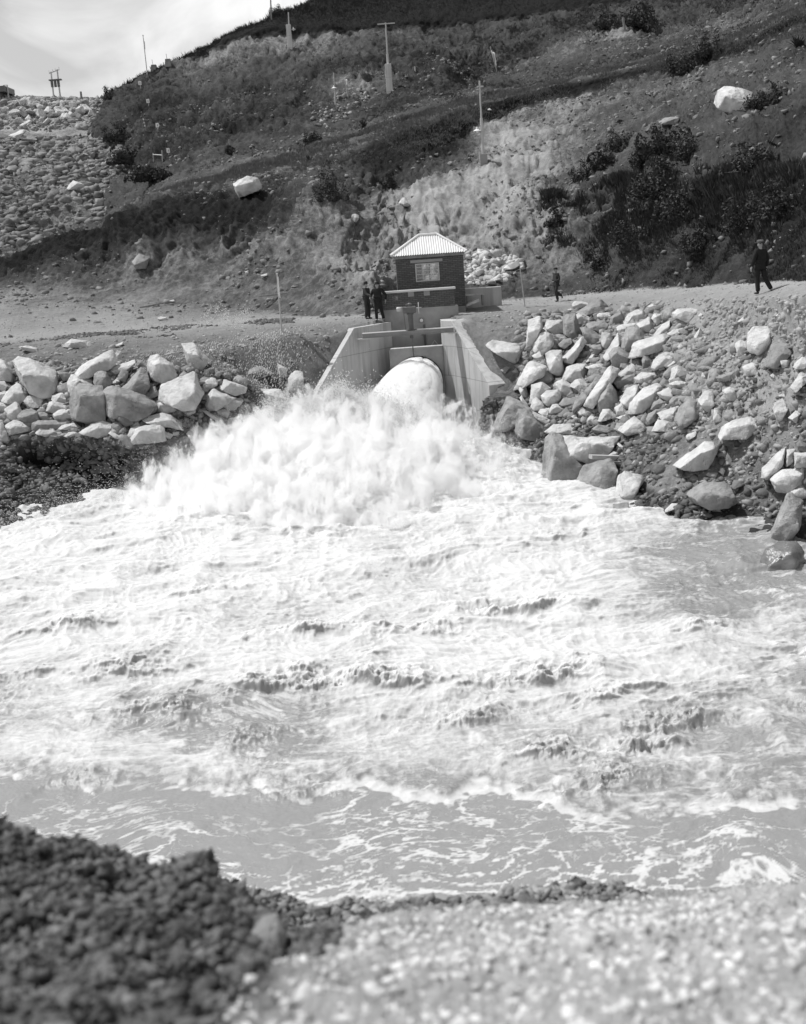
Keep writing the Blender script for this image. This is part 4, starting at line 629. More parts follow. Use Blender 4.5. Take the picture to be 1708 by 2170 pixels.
# view ; outline ; label ; tone (0 pale 1 mid 2 dark 3 wet) ; '*' marks boulders others are described by
RK = '''LA;165,330 250,260 400,290 600,360 740,430 805,550 840,700 760,775 580,735 530,790 430,720 250,600 185,450;huge wedge boulder with a dark lower face, second from the left edge*
LA;-40,300 50,310 130,380 190,450 245,600 100,590 -40,560;pale boulder cut by the left edge of the photo, behind the huge wedge boulder*
LA;-20,600 60,600 130,680 60,740 -20,760
LA;20,870 100,740 230,620 310,660 395,740 390,790 250,900 230,885;
LA;-30,760 60,730 100,740 20,870 -30,890
LA;320,870 380,800 500,800 560,820 600,880 500,970 390,960;egg-shaped boulder with a dark right end near the left edge*
LA;500,770 540,745 640,750 750,775 700,850 600,830;thin flat stone wedged under the huge wedge boulder
LA;705,850 720,800 850,755 900,810 935,885 890,910;small sharp-edged pale block tilted beside the tall square boulder
LA;640,980 670,880 720,865 960,930 960,980 820,985 720,1040 630,1010
LA;-30,890 200,880 120,930 70,980 -30,1040
LA;65,980 200,880 250,900 295,990 240,1060 150,1140 110,1090
LA;240,1070 310,1000 430,975 500,1010 555,1100 520,1140 450,1180 330,1175 255,1120;round dark grey boulder low in the left pile*;1
LA;520,1030 600,1020 680,1050 720,1130 600,1140 555,1110;;1
LA;725,1050 800,990 960,975 990,1090 960,1135 760,1130
LA;955,860 1000,800 1030,680 1080,645 1400,660 1420,760 1410,1000 1430,1090 1400,1140 1290,1165 1000,1120 970,1020;tall square-cut boulder standing upright in the left pile*;1
LA;920,620 980,510 1060,540 1190,540 1240,560 1270,640 1030,680 960,800 930,730
LA;1030,490 1110,380 1300,250 1530,180 1570,240 1590,310 1550,390 1400,455 1190,530 1070,560;long slab leaning up to the right above the tall square-cut boulder*
LA;1580,220 1600,175 1655,190 1670,285 1600,300
LA;1270,600 1290,500 1350,460 1450,470 1480,560 1520,620 1440,760 1400,660 1280,640;;1
LA;770,465 960,485 950,590 840,580;;1
LA;860,130 900,80 980,20 1120,25 1230,60 1295,140 1100,135 920,120;low white boulder half buried on the left bank beside the road*
LA;275,120 420,120 505,150 510,205 430,200 300,160;grey-white boulder half buried in clods at the roadside near the left edge
LA;450,1170 530,1135 1010,1130 1060,1150 800,1260 450,1270;;1
LA;480,1310 550,1220 700,1195 780,1280 680,1320 560,1355
LA;800,1250 850,1200 1010,1170 1100,1210 1110,1260 960,1270
LA;690,1335 820,1270 970,1250 920,1310 860,1340 780,1345
LA;870,1350 940,1295 1050,1285 1060,1310 960,1365
LA;60,1210 150,1190 190,1120 260,1130 300,1180 440,1200 450,1270 330,1320 190,1340 110,1340
LA;-30,1130 30,1130 90,1240 130,1350 150,1410 80,1420 -30,1360;pale boulder lowest at the left edge of the photo, above the dark cut bank
LA;1090,1300 1250,1180 1400,1140 1530,1180 1490,1290 1450,1320 1310,1350 1150,1320;broad boulder lying under the foot of the tall square-cut boulder*
LA;-30,1040 70,1045 130,1170 90,1190 -20,1130;;1
LA;820,610 900,650 880,690 830,670
LA;880,760 920,745 950,820 920,850
LA;550,955 620,950 620,1020 560,1010
LB;60,760 110,690 170,660 280,710 600,790 740,870 780,920 775,1010 640,1040 500,1100 100,1080 60,1000;big three-cornered boulder with a smooth grey face, right of the tall square-cut boulder*;1
LB;190,990 260,960 430,940 490,970 510,1080 430,1200 330,1220 230,1130 190,1050;squat boulder with a bright flat top and black front*;2
LB;295,700 440,530 560,410 650,470 690,570 715,640 620,795 450,735;pointed boulder standing above the big three-cornered boulder*;1
LB;655,310 700,270 790,245 890,300 980,370 1050,500 1000,570 870,615 740,580 690,560 655,450;large rounded boulder with earth in a hollow on its top*
LB;850,660 1000,560 1280,460 1310,590 1380,660 1400,760 1330,960 1130,1000 1000,920 810,870 805,780;largest bright-topped boulder at the right of the left pile*
LB;1115,90 1280,75 1380,180 1500,320 1400,380 1300,440 1230,430 1160,260;tall pale boulder high on the left bank, seen through the spray*
LB;790,900 860,875 1000,930 1090,1000 920,1020 785,1030
LB;410,1140 430,1095 490,1090 550,1180 470,1220 410,1225
LB;390,1390 480,1250 620,1200 790,1190 870,1240 880,1330 900,1400 700,1390 560,1410 440,1440;wide crumbly white boulder along the foot of the left pile*
LB;1180,1310 1345,1200 1530,1360 1400,1440 1300,1480 1215,1420;diamond-shaped white boulder at the lower right end of the left pile*
LB;1430,600 1490,550 1570,555 1610,620 1520,710 1440,650
LB;1420,900 1450,800 1540,700 1708,760 1850,830 1640,950 1560,990 1425,980;boulder shaped like a loaf at the edge of the spray*
LB;1140,1020 1200,970 1290,955 1310,1010 1200,1080
LB;640,790 720,665 760,680 800,760 720,820;;1
LB;120,440 260,380 400,330 470,300 440,370 280,460 160,490;thin curved slab sloping between clods above the left pile
LB;495,370 520,310 580,315 650,380 650,450 540,410;;1
LB;235,560 300,430 385,470 350,590 300,600;;1
LB;155,620 220,570 300,590 230,650
LB;550,1110 700,1060 850,1030 960,1060 1170,1220 1150,1260 900,1210 780,1130 600,1140;long flat pale boulder half covered with earth*
LB;370,1340 420,1240 540,1200 480,1270 400,1350
LB;110,1310 150,1280 270,1330 340,1385 250,1385
LB;990,1290 1080,1290 1070,1350 1000,1340
LB;860,1270 1000,1330 940,1400 880,1340
LB;1330,1520 1420,1470 1520,1500 1560,1560 1400,1560
LB;105,1090 190,1045 215,1130 170,1160
LB;150,1200 200,1150 290,1170 310,1240 260,1280 160,1270;;1
LC;240,700 330,580 400,580 500,660 640,680 560,780 460,800
LC;315,900 400,850 550,825 590,860 560,920 460,1000 370,990
LC;650,470 740,410 850,395 1000,490 900,540 760,560 660,510;dome-shaped boulder showing faintly through the falling spray*;1
LC;1060,350 1100,410 1190,430 1190,500 1110,540 1070,480;small notched pale stone high on the bank left of the outlet
LC;1180,610 1240,510 1300,460 1400,480 1420,600 1380,760 1260,770 1200,710;upright rounded boulder close to the left wing wall*
LC;840,710 1080,705 1250,890 1180,960 1000,980 880,850;large pale four-cornered boulder just left of the outlet, above the splash*
LC;30,1000 80,1000 250,1070 320,1130 300,1180 150,1130
LC;190,990 370,975 410,1030 380,1090 260,1060
LC;90,1290 160,1230 230,1240 200,1310 120,1320
LC;330,1180 400,1110 520,1080 560,1180 440,1220
LC;600,1010 650,1000 660,1040 610,1050
RA;1080,300 1200,190 1440,70 1530,90 1620,190 1560,280 1400,340 1300,350 1200,290;long slab with a bright top edge resting highest on the right pile at the road*;1
RA;1010,170 1060,110 1240,120 1290,140 1110,240 1040,230
RA;935,250 1000,230 1040,260 980,290
RA;235,560 270,440 350,430 430,365 500,380 510,550 470,650 360,860 330,930 220,900 225,660;tall flat-faced pale slab at the upper left corner of the right pile*
RA;550,540 590,430 860,430 880,580 800,680 690,690 640,640;bowl-shaped pale boulder with gravel on top*
RA;460,640 550,540 640,640 560,650 480,680
RA;330,930 360,800 480,670 570,640 680,690 690,850 600,950 520,1000 450,965;big rounded pale boulder beside the black gap*
RA;880,350 1080,310 1010,400 1090,540 1170,650 1160,730 1050,770 920,710 870,650;;1
RA;1010,400 1130,310 1200,305 1350,400 1240,490 1090,500
RA;1440,350 1480,310 1640,300 1700,340 1650,430 1480,410
RA;1255,520 1290,480 1540,445 1640,500 1640,640 1530,680 1310,620;cap-like dark-faced boulder with a pale rim*;1
RA;1150,560 1250,550 1320,640 1530,690 1500,840 1330,860 1240,780 1210,680;;1
RA;1510,780 1530,640 1660,660 1708,740 1640,840 1590,940 1520,850
RA;820,1110 880,1010 1000,860 1170,730 1250,810 1240,860 1170,980 1050,1150 930,1210 870,1180;white loaf-like slab lying slanted over the black hollow*
RA;565,1010 640,960 830,960 840,1050 780,1120 870,1220 880,1380 800,1430 700,1340 600,1310 610,1180 570,1090;waisted upright boulder left of the white loaf-like slab*
RA;330,1040 460,965 530,1050 550,1110 500,1150 400,1120
RA;30,1620 100,1420 250,1150 330,1120 480,1170 580,1220 560,1290 400,1320 250,1450 130,1560;long narrow boulder at the left edge of the right pile, by the gully*
RA;205,1550 300,1440 450,1310 560,1300 660,1360 700,1440 600,1500 480,1480 330,1540 240,1580;;1
RA;850,1410 930,1230 1100,1170 1250,1180 1300,1400 1180,1400 980,1490 890,1450;broad bright boulder strewn with chips in the middle of the right pile*
RA;760,870 870,760 990,740 1030,790 900,940 800,890;;1
RA;1330,870 1500,850 1560,930 1420,1030 1370,960;;1
RA;480,345 510,325 580,365 520,395;;1
RA;70,765 130,745 140,795
RA;1250,1150 1340,1030 1400,1010 1400,1080 1300,1140
RA;1240,1230 1360,1180 1500,1170 1600,1230 1450,1330 1340,1290
RM;55,490 90,465 150,490 235,490 245,545 190,590 130,545 70,510;snow-white jagged boulder alone beside the right wing wall*
RM;130,620 160,600 185,605 150,640;;1
RB;165,540 170,390 230,330 340,270 430,370 420,440 280,480 220,530;;1
RB;410,480 470,340 600,260 720,250 780,310 795,370 700,480 600,480 480,450;pale hump-backed boulder in the top row of the right pile*
RB;635,500 720,480 830,375 880,400 970,550 810,690 730,590
RB;880,390 930,320 1050,330 1060,440 1000,530 940,500
RB;1240,310 1330,240 1560,225 1650,250 1690,300 1640,360 1490,470 1370,430 1260,380;wide flat pale boulder at the upper right corner of the right pile*
RB;910,690 990,590 1060,500 1190,440 1200,500 1130,660 1000,700
RB;500,1050 540,900 590,810 790,730 1060,660 1150,690 1180,740 1100,830 1030,990 800,1000 620,1080 510,1080;largest white slab-sided boulder, high in the right pile*
RB;350,880 370,740 470,550 560,520 700,590 800,700 590,810 530,960 480,990 350,930;thick boulder with a shaded front and rubble in a pocket on top*;1
RB;275,560 330,510 600,480 620,520 470,550 380,670 320,670
RB;60,1050 150,880 300,650 360,740 340,870 200,960 140,1060 130,1150
RB;150,1000 230,900 340,880 490,990 570,1110 400,1100 330,1240 230,1220 170,1110;;1
RB;1150,660 1240,600 1440,560 1470,600 1440,640 1280,670 1190,690
RB;1205,740 1240,700 1540,680 1580,730 1520,780 1350,800 1220,780;long biscuit-like slab at the right end of the upper rows*;1
RB;1610,700 1640,640 1708,560 1760,640 1720,760 1610,790
RB;1315,890 1390,820 1450,870 1430,910
RB;710,1110 730,1030 800,1020 900,1130 890,1180 830,1280 730,1290;;1
RB;870,1240 910,1120 1000,1030 1130,980 1280,1030 1290,1060 1120,1180 930,1300
RB;330,1180 340,1090 400,1080 520,1160 380,1260
RB;280,1380 400,1260 540,1170 640,1240 650,1310 500,1360 320,1410
RB;545,1160 620,1090 700,1090 710,1230 650,1230;;1
RD;0,640 130,450 270,250 330,225 430,280 400,370 230,400 130,530 100,650 30,790 -60,760;longest diagonal boulder running down through the right pile*
RB;200,1470 270,1420 580,1350 620,1500 330,1610 250,1560;;1
RB;570,1420 700,1330 1020,1330 980,1440 870,1530 700,1530 620,1500;broad smooth-topped white boulder right of the longest diagonal boulder*
RB;1180,1470 1230,1260 1330,1210 1480,1260 1340,1300 1340,1430 1210,1490
RB;1325,1370 1380,1290 1560,1300 1600,1370 1580,1440 1370,1450;almost black brick-shaped block sitting on pale rocks*;2
RB;1170,1520 1280,1470 1590,1460 1520,1560 1270,1620;flat pale rock carrying the almost black brick-shaped block
RB;1410,1650 1480,1610 1590,1630 1570,1690 1460,1700
RB;1060,1350 1190,1230 1340,1180 1230,1300 1170,1420 1090,1410;;1
RB;990,1230 1050,1170 1140,1220 1100,1320 1030,1300
RB;1150,1210 1270,1120 1370,1090 1250,1200
RB;810,190 900,150 960,190 870,250;small white stone lying loose above the top row of the right pile
RB;1590,1420 1650,1520 1600,1620 1570,1540
RC;0,560 110,370 180,365 330,430 520,560 510,600 320,590 270,840 170,850 0,890 -110,950 -90,800;big weathered boulder leaning against the foot of the right wing wall*;1
RC;265,870 310,590 500,580 610,760 830,830 780,920 650,1060 400,1010 275,1000;blocky grey boulder in front, second from the right wing wall*;1
RC;510,600 860,770 830,830 800,870 620,770
RC;520,560 560,420 620,380 740,480 780,560 640,630
RC;510,470 540,170 650,130 720,120 860,220 850,270 700,320 690,400 600,370 530,450
RC;700,350 800,280 990,250 1040,390 1000,490 830,560 740,480
RC;960,220 960,120 1070,65 1200,150 1320,300 1180,365 1010,340
RC;1180,190 1280,90 1360,65 1480,150 1510,200 1420,270 1320,285
RC;870,250 860,180 950,120 980,230
RC;650,640 700,580 840,570 840,660 880,780 760,720
RC;840,600 900,510 980,500 1060,570 1080,600 980,670 840,655
RC;1000,500 1100,390 1290,400 1320,440 1180,530 1050,570;;1
RC;975,700 1130,550 1230,680 1140,730;dark triangular stone tucked deep between pale rocks*;2
RC;1210,600 1290,430 1440,290 1510,330 1450,450 1350,620 1240,650;;1
RC;1310,620 1410,540 1540,640 1500,700 1350,700;small knobbly stone above the huge overhanging block*
RC;1220,710 1290,670 1350,760 1300,770
RC;1490,750 1560,690 1660,740 1640,810 1500,830
RC;320,250 350,190 440,200 500,380 430,390 350,310
RC;330,400 370,350 470,500 510,560
RF;220,80 330,-10 600,-10 740,80 530,90 300,110
RF;180,570 230,150 300,80 420,110 410,230 460,330 670,410 640,560 520,700 200,610;huge upright block with a black front standing at the water's edge*;1
RF;405,200 430,130 700,90 860,130 1080,130 1000,230 880,330 740,450 620,400 410,280;huge overhanging slab capping the block at the water's edge*;0
RF;560,690 660,470 970,370 1040,460 1050,560 1000,780 800,780;wet pyramid-shaped boulder rising from the foam under the overhanging slab*;1
RF;1030,760 1060,580 1130,515 1330,580 1340,650 1250,790 1180,870 1010,830;pale thumb-shaped boulder upright at the water's edge*
RF;1000,900 1180,880 1180,980 1060,1100 995,1090;square wet rock in the foam below the thumb-shaped boulder;1
RF;870,340 900,250 990,240 960,330;small white stone resting on the buried planks, left of two
RF;930,350 1010,300 1080,320 1060,350;small white stone resting on the buried planks, right of two
RF;1045,220 1070,200 1150,270 1110,290
RG;745,120 790,20 900,-50 1100,-90 1260,-50 1270,20 1080,120 760,170;long lichen-spotted boulder lying alone on the right gravel slope*
RG;245,440 390,330 600,180 690,190 750,240 680,300 620,450 500,470 380,490 320,480;wedge-shaped grey slab on the gravel below the lichen-spotted boulder*
RG;400,760 430,720 560,640 800,625 870,660 960,850 850,890 680,940 480,860;big round-backed boulder with a dark belly above the right shore*;1
RG;160,930 240,860 300,860 280,900 170,960;small white stone at the left of the round-backed boulder
RG;390,120 410,100 500,70 510,110 440,170 400,160;small egg-like pale stone on the earth right of the pile
RG;1210,580 1230,470 1380,310 1490,240 1490,340 1450,450 1260,600;steep narrow pale boulder near the right edge of the photo*
RG;1305,590 1400,500 1560,470 1708,475 1760,640 1520,670 1470,760 1390,720;smooth disc-like grey boulder at the right edge of the photo*
RG;1580,300 1650,300 1780,300 1780,470 1580,470;white square-cut block on top of the disc-like grey boulder
RG;1600,200 1640,165 1760,220 1760,290 1620,280;;2
RG;1500,750 1560,745 1680,830 1650,1050 1600,1100 1560,1240 1350,1290 1290,1190 1310,1080 1420,990 1470,860;tall wet boulder running down into the water at the right*;1
RG;1215,1490 1270,1360 1400,1280 1600,1270 1680,1400 1690,1540 1570,1590 1440,1650 1300,1620 1230,1560;dark glistening boulder standing in the water at the lower right*;3
RG;1090,1390 1130,1320 1210,1310 1230,1360 1180,1430 1110,1430;small wet stone in the water left of the dark glistening boulder;3
RG;1500,750 1530,700 1700,670 1760,760 1680,820 1560,745
RG;750,510 790,470 820,500 800,540;small rounded white pebble-like stone above the round-backed boulder
RG;790,450 840,390 890,440;;1
RG;880,680 920,600 1000,600 1020,640 920,710;;2
RG;1500,270 1600,260 1570,420 1480,450
RD;115,620 180,530 300,455 370,530 430,690 380,860 250,810 150,870 130,700;large rough grey boulder under the longest diagonal boulder*;1
RD;440,690 530,520 640,480 700,470 700,580 590,720 570,790 490,790
RD;560,870 590,720 760,530 960,460 1010,520 960,650 900,720 820,830 650,870;large sloping boulder with a clump of rubble on it, lower middle of the right pile*
RD;370,790 480,710 540,800 540,880 400,900
RD;960,590 1110,515 1170,560 1160,620 1100,720 1010,660
RD;900,720 1000,660 1080,720 1040,800 860,820;;1
RD;1120,700 1170,640 1290,630 1320,680 1250,750 1150,770;;1
RD;1190,960 1250,800 1380,680 1480,690 1560,800 1500,930 1250,1060 1210,1000;large bright-topped boulder with a black front at the lower right of the right pile*;1
RD;945,860 1100,790 1250,765 1200,900 1160,1020 1050,950 960,900
RD;1510,690 1600,560 1708,570 1760,700 1650,840 1600,810;rough shield-shaped boulder at the right end of the right pile*
RD;1430,640 1530,490 1560,560 1490,660
RD;880,1110 960,950 1130,970 1150,1060 1060,1130 1000,1100;white square-ended stone at the bottom edge of the right pile*
RD;420,1090 560,960 640,910 740,970 880,1080 700,1090 500,1150;pale gabled boulder at the bottom of the right pile above the overhanging slab*
RD;140,970 210,810 300,810 380,890 300,930 180,980
RD;60,1080 150,1020 320,1060 300,1130 120,1140;;1
RD;380,920 520,880 590,910 500,970
RD;800,950 830,870 940,830 950,930 860,1040;;1
RD;0,970 40,890 130,940 80,1010 0,1010
RD;1160,1060 1190,1030 1240,1040 1180,1100
RD;1050,780 1060,730 1150,770 1100,800
RE;860,620 870,480 940,390 1190,380 1225,440 1170,560 1050,760 1010,800 860,730;large cube-like white boulder on the slope right of the pile*
RE;685,700 690,620 770,575 860,610 850,740 730,830;small grooved boulder touching the left side of the cube-like white boulder
RE;1170,840 1210,640 1460,640 1540,690 1420,790 1320,900 1200,990 1120,960;dark-faced jagged boulder right of the cube-like white boulder*;1
RE;1310,840 1400,825 1490,870 1450,960 1370,990
RE;790,960 930,900 1020,930 1010,1040 850,1100
RE;400,1110 530,1050 690,1020 700,1100 600,1170 440,1170;;1
RE;200,1110 210,1040 430,1030 380,1110 230,1130;shallow trough-shaped slab full of chips*
RE;130,1150 240,1130 310,1160 210,1270 180,1250;;1
RE;500,1300 600,1250 700,1290 750,1450 640,1440 530,1400
RE;350,1710 390,1570 450,1610 510,1700 380,1760
RE;1520,1320 1480,1260 1550,1120 1650,1020 1760,1060 1760,1160 1640,1200 1520,1340;sloping pale boulder cut by the right edge of the photo*
RE;1520,970 1540,910 1660,820 1760,860 1760,960 1600,1000
RE;1230,1560 1260,1480 1370,1420 1470,1520 1400,1650 1330,1770 1270,1700
RE;1450,1700 1560,1600 1650,1620 1570,1780
RE;715,310 810,240 820,310 770,345;small white fang-shaped stone on the bare slope under the road
RE;1265,220 1320,185 1340,200 1290,240;tiny white stone on the bare slope near the right edge
RE;180,890 220,830 290,830 230,895
RE;1190,1090 1230,1060 1280,1080 1250,1140
RE;1300,1380 1370,1350 1450,1380 1380,1400
RE;150,230 190,185 240,215 190,260
Z2;1440,1140 1530,1095 1600,1105 1628,1165 1530,1210 1485,1230 1455,1180;lone pale blocky boulder on the grassy ridge at the left
Z4;1148,630 1170,550 1210,520 1270,525 1380,565 1375,640 1330,690 1270,690 1200,665;lone white four-sided boulder high on the right hillside
Z4;810,740 850,715 940,710 930,750 860,768;flat grey boulder half sunk in the scrub on the right hillside;1
Z5;750,210 790,165 860,185 830,230 770,255;grey boulder with a sharp right edge on the dark slope at the left;1
Z5;895,530 915,520 950,525 948,543 905,545;white hollow-looking stone at the back edge of the left road
Z5;955,430 990,425 1000,438 960,441;thin flat white stone on the gravel apron, farthest back at the left
Z5;1395,265 1415,258 1420,285 1400,288;small pale stone high on the slope behind the flagpole, left of two
Z5;1485,285 1520,275 1524,292 1490,298;small white stone on the slope behind the flagpole, right of two
Z5;640,690 700,665 705,680 660,695;flat white stone at the roadside above the long leaning slab
Z5;110,695 150,685 215,700 205,720 130,715
ZF;1050,590 1110,500 1170,480 1205,560 1210,660 1160,720 1100,740 1040,720;smooth rounded boulder between the dark mound and the near gravel at the bottom;1
ZF;1605,515 1650,470 1690,490 1660,505;small dark slab poking out of the near gravel edge;2'''
def inv(q): return ((q[:, 0]) , q[:, 1])
def make_rock(P2, dist, seed, m, thick=.85, dirn=None):
    rg = np.random.default_rng(seed); c2 = P2.mean(0); d0 = ray(*c2); d0 = d0/np.linalg.norm(d0)
    def wp_(xy, off):            # a point on the ray through xy, at the boulder's own distance plus off metres
        d = ray(xy[:, 0], xy[:, 1]); k = d@d0; return CP + d*((dist+off)/k)[:, None]
    sz = dist/FP; w_ = np.ptp(P2[:, 0])*sz; h_ = np.ptp(P2[:, 1])*sz; tk = thick*min(w_, h_)*.9+.12*max(w_, h_); n = len(P2)
    # finer outline
    Po = []
    for i in range(n): Po += [P2[i], (P2[i]+P2[(i+1) % n])/2+rg.normal(0, .4, 2)]
    Po = np.array(Po); up = np.array([0, -1.])
    fr = c2+(Po-c2)*rg.uniform(.62, .86)+np.array([rg.uniform(-.02, .12)*np.ptp(P2[:, 0]), rg.uniform(.10, .24)*np.ptp(P2[:, 1])]); fr += rg.normal(0, .02, fr.shape)*np.ptp(P2[:, 0])
    bk = c2+(Po-c2)*.8
    pts = np.concatenate([wp_(Po, rg.uniform(-.12, .15, len(Po))*tk), wp_(fr[::3], -.55*tk+rg.uniform(-.14, .14, len(fr[::3]))*tk), wp_(bk[::2], np.full(len(bk[::2]), .6*tk))])
    bm = bmesh.new(); vs = [bm.verts.new(Vector(p)) for p in pts]; r = bmesh.ops.convex_hull(bm, input=vs)
    junk = list({v for v in r['geom_interior']+r['geom_unused'] if isinstance(v, bmesh.types.BMVert)})
    if junk: bmesh.ops.delete(bm, geom=junk, context='VERTS')
    s_ = min(w_, h_, tk); bmesh.ops.dissolve_limit(bm, angle_limit=rad(20), verts=bm.verts, edges=bm.edges)
    bmesh.ops.bevel(bm, geom=list(bm.edges), offset=s_*.018, segments=1, affect='EDGES', clamp_overlap=True)
    bmesh.ops.triangulate(bm, faces=bm.faces)
    for _ in range(4):
        lim = max(s_*.085, .04); es = [e for e in bm.edges if e.calc_length() > lim]
        if not es or len(bm.verts) > 2600: break
        bmesh.ops.subdivide_edges(bm, edges=es, cuts=1); bmesh.ops.triangulate(bm, faces=[f for f in bm.faces if len(f.verts) > 3])
    bm.normal_update(); co = np.array([v.co[:] for v in bm.verts]); no = np.array([v.normal[:] for v in bm.verts])
    sh = rg.uniform(0, 50, 3); cell = np.floor((co+sh)/max(s_*.34, .1)+.5*fbm(co+sh, 1/s_, 2, .5, 7)[:, None]); step = _h(cell[:, 0].astype(np.int64), cell[:, 1].astype(np.int64), cell[:, 2].astype(np.int64), 4)-.5
    co += no*((fbm(co+sh, 1.1/s_, 4, .55, seed % 50)*.035+step*.03)*s_+fbm(co+sh, 3.2/s_+1., 4, .62, 3)*.03*s_+fbm(co+sh, 9., 2, .6, 5)*.008)[:, None]
    base = np.array([co[:, 0].mean(), co[:, 1].mean(), co[:, 2].min()]); co -= base
    F = np.array([[v.index for v in f.verts] for f in bm.faces]); bm.free()
    return mesh_np('boulder', co, F, m), base, (w_, h_)
recs = []; mats_ = [M['rock'], M['rock_mid'], M['rock_dark'], M['rock_wet']]
for i, ln in enumerate(RK.strip().split('\n')):
    f_ = ln.split(';'); v_ = VIEW[f_[0]]; q_ = np.array([[float(a) for a in s_.split(',')] for s_ in f_[1].split()])
    P2 = np.stack([(v_[0]+q_[:, 0]*v_[2])*.52978, (v_[1]+q_[:, 1]*v_[2])*.52978], -1)
    c_0 = P2.mean(0); P2 = c_0+(P2-c_0)*(1.06 if f_[0] in ('LA','LB','LC','RA','RB','RC','RD') else 1.03)
    lab = f_[2].strip() if len(f_) > 2 else ''; tone = int(f_[3]) if len(f_) > 3 and f_[3] else 0
    c2 = P2.mean(0); low = np.array([c2[0], P2[:, 1].max()*.72+c2[1]*.28])
    if f_[0] == 'ZF': base_d = 5.9 if i % 2 == 0 else 6.4; dist = 4.9 if P2[:, 1].max() > 2000 else 6.6
    else:
        hp = hit(*low); dist = float(np.linalg.norm(hp-CP)) if hp is not None else 45.
        if low[1] > 900 and f_[0] in ('RF', 'RG') and hp is None: dist = 40
    wet = ptz(np.array([low[0]]), np.array([low[1]]), np.array([-.1]))[0]
    if f_[0] != 'ZF': dist = min(dist, float(np.linalg.norm(wet-CP)))
    me, base, wh = make_rock(P2, dist, 1000+i, mats_[tone], 1.0 if tone < 3 else 1.1)
    o = link('boulder', me, None, tuple(base)); o['category'] = 'boulder'
    area = wh[0]*wh[1]; pile = 'the left riprap pile' if f_[0] in ('LA','LB','LC') else ('the right riprap pile' if f_[0] in ('RA','RB','RC','RD','RF','RM') else ('the gravel slope at the right' if f_[0] in ('RE','RG') else None))
    recs.append(dict(o=o, c=c2, area=area, lab=lab.replace('*', ''), mark=lab.endswith('*'), tone=tone, pile=pile, w=wh[0], h=wh[1]))
seen = {}
land = [r for r in recs if r['mark']]
for r in recs:
    if r['pile']: r['o']['group'] = 'boulders of '+r['pile'] if 'pile' in r['pile'] else 'boulders on '+r['pile']
    if r['lab']: r['o']['label'] = r['lab']; seen[r['lab']] = 1
def short(l):
    l = l.split(',')[0]
    for k in (' at the ', ' of the ', ' in the ', ' above ', ' behind ', ' beside ', ' near ', ' resting ', ' lying ', ' strewn ', ' leaning ', ' standing ', ' along ', ' high ', ' half ', ' low ', ' under ', ' rising ', ' upright ', ' sitting ', ' running ', ' tucked ', ' showing ', ' close ', ' just ', ' alone ', ' on ', ' with ', ' capping ', ' over '):
        if k in l and len(l.split(k)[0].split()) >= 3: l = l.split(k)[0]
    return l
for r in recs:
    if r['lab']: continue
    sz = 'tiny' if r['area'] < .12 else 'small' if r['area'] < .4 else 'middling' if r['area'] < 1. else 'large'
    asp = r['w']/max(r['h'], .01); shp = 'flat' if asp > 2. else 'upright' if asp < .75 else 'blocky'
    col = ['pale', 'grey', 'dark', 'wet'][r['tone']]; done = False
    for lm in sorted(land, key=lambda k: float(np.hypot(*(k['c']-r['c'])))+(0 if k['pile'] == r['pile'] else 300))[:4]:
        dv = r['c']-lm['c']; an_ = math.degrees(math.atan2(-dv[1], dv[0])) % 360
        way = ['to the right of','above and right of','just above','above and left of','to the left of','below and left of','just below','below and right of'][int((an_+22.5)//45) % 8]
        l = f"{sz} {shp} {col} rock {way} the {short(lm['lab'])}"; l = l.replace('the largest', 'the largest')
        if l not in seen and len(l.split()) <= 16: seen[l] = 1; r['o']['label'] = l; done = True; break
    if not done: r['o']['label'] = 'small pale rock filling a gap between the named boulders of '+(r['pile'] or 'the slope')
# planks buried by the overhanging slab
def plank(p0, p1, d0, d1, wd, th_, label, m_):
    a = CP+ray(*p0)/np.linalg.norm(ray(*p0))*d0; b = CP+ray(*p1)/np.linalg.norm(ray(*p1))*d1; dr_ = (b-a)/np.linalg.norm(b-a); sd_ = np.cross(dr_, [0, 0, 1.]); sd_ /= np.linalg.norm(sd_); u_ = np.array([0, 0, 1.])
    mb = MB(); mb.hull([e+sd_*s1*wd/2+u_*s2*th_/2 for e in (a, b) for s1 in (-1, 1) for s2 in (-1, 1)]); return solo(mb, 'plank', m_, (a[0], a[1], min(a[2], b[2])-th_/2), label, 'plank')
fx = lambda x, y: ((2100+x*.35129)*.52978, (1700+y*.35129)*.52978)
dd_ = float(np.linalg.norm(hit(*fx(900, 380))-CP)) if hit(*fx(900, 380)) is not None else 46
plank(fx(745, 362), fx(1085, 372), dd_-1.2, dd_-.6, .25, .14, 'upper weathered plank jutting from the earth under the overhanging slab', M['wood_lt'])
plank(fx(1000, 425), fx(1240, 452), dd_-1.3, dd_-.8, .2, .1, 'lower dark plank buried in the bank beside the pyramid-shaped boulder', M['wood'])
dk_ = float(np.linalg.norm(hit(322, 648)-CP)); plank((296, 652), (348, 642), dk_-.1, dk_-.1, .15, .08, 'long timber lying on the gravel apron behind the left road', M['wood'])
dk_ = float(np.linalg.norm(hit(575, 640)-CP)); plank((550, 628), (608, 622), dk_-.1, dk_-.1, .12, .06, 'thin timber lying at the foot of the slope behind the flagpole', M['wood'])
dk_ = float(np.linalg.norm(hit(530, 672)-CP)); plank((520, 677), (540, 672), dk_-.1, dk_-.1, .2, .12, 'short timber block at the back edge of the left road', M['wood'])
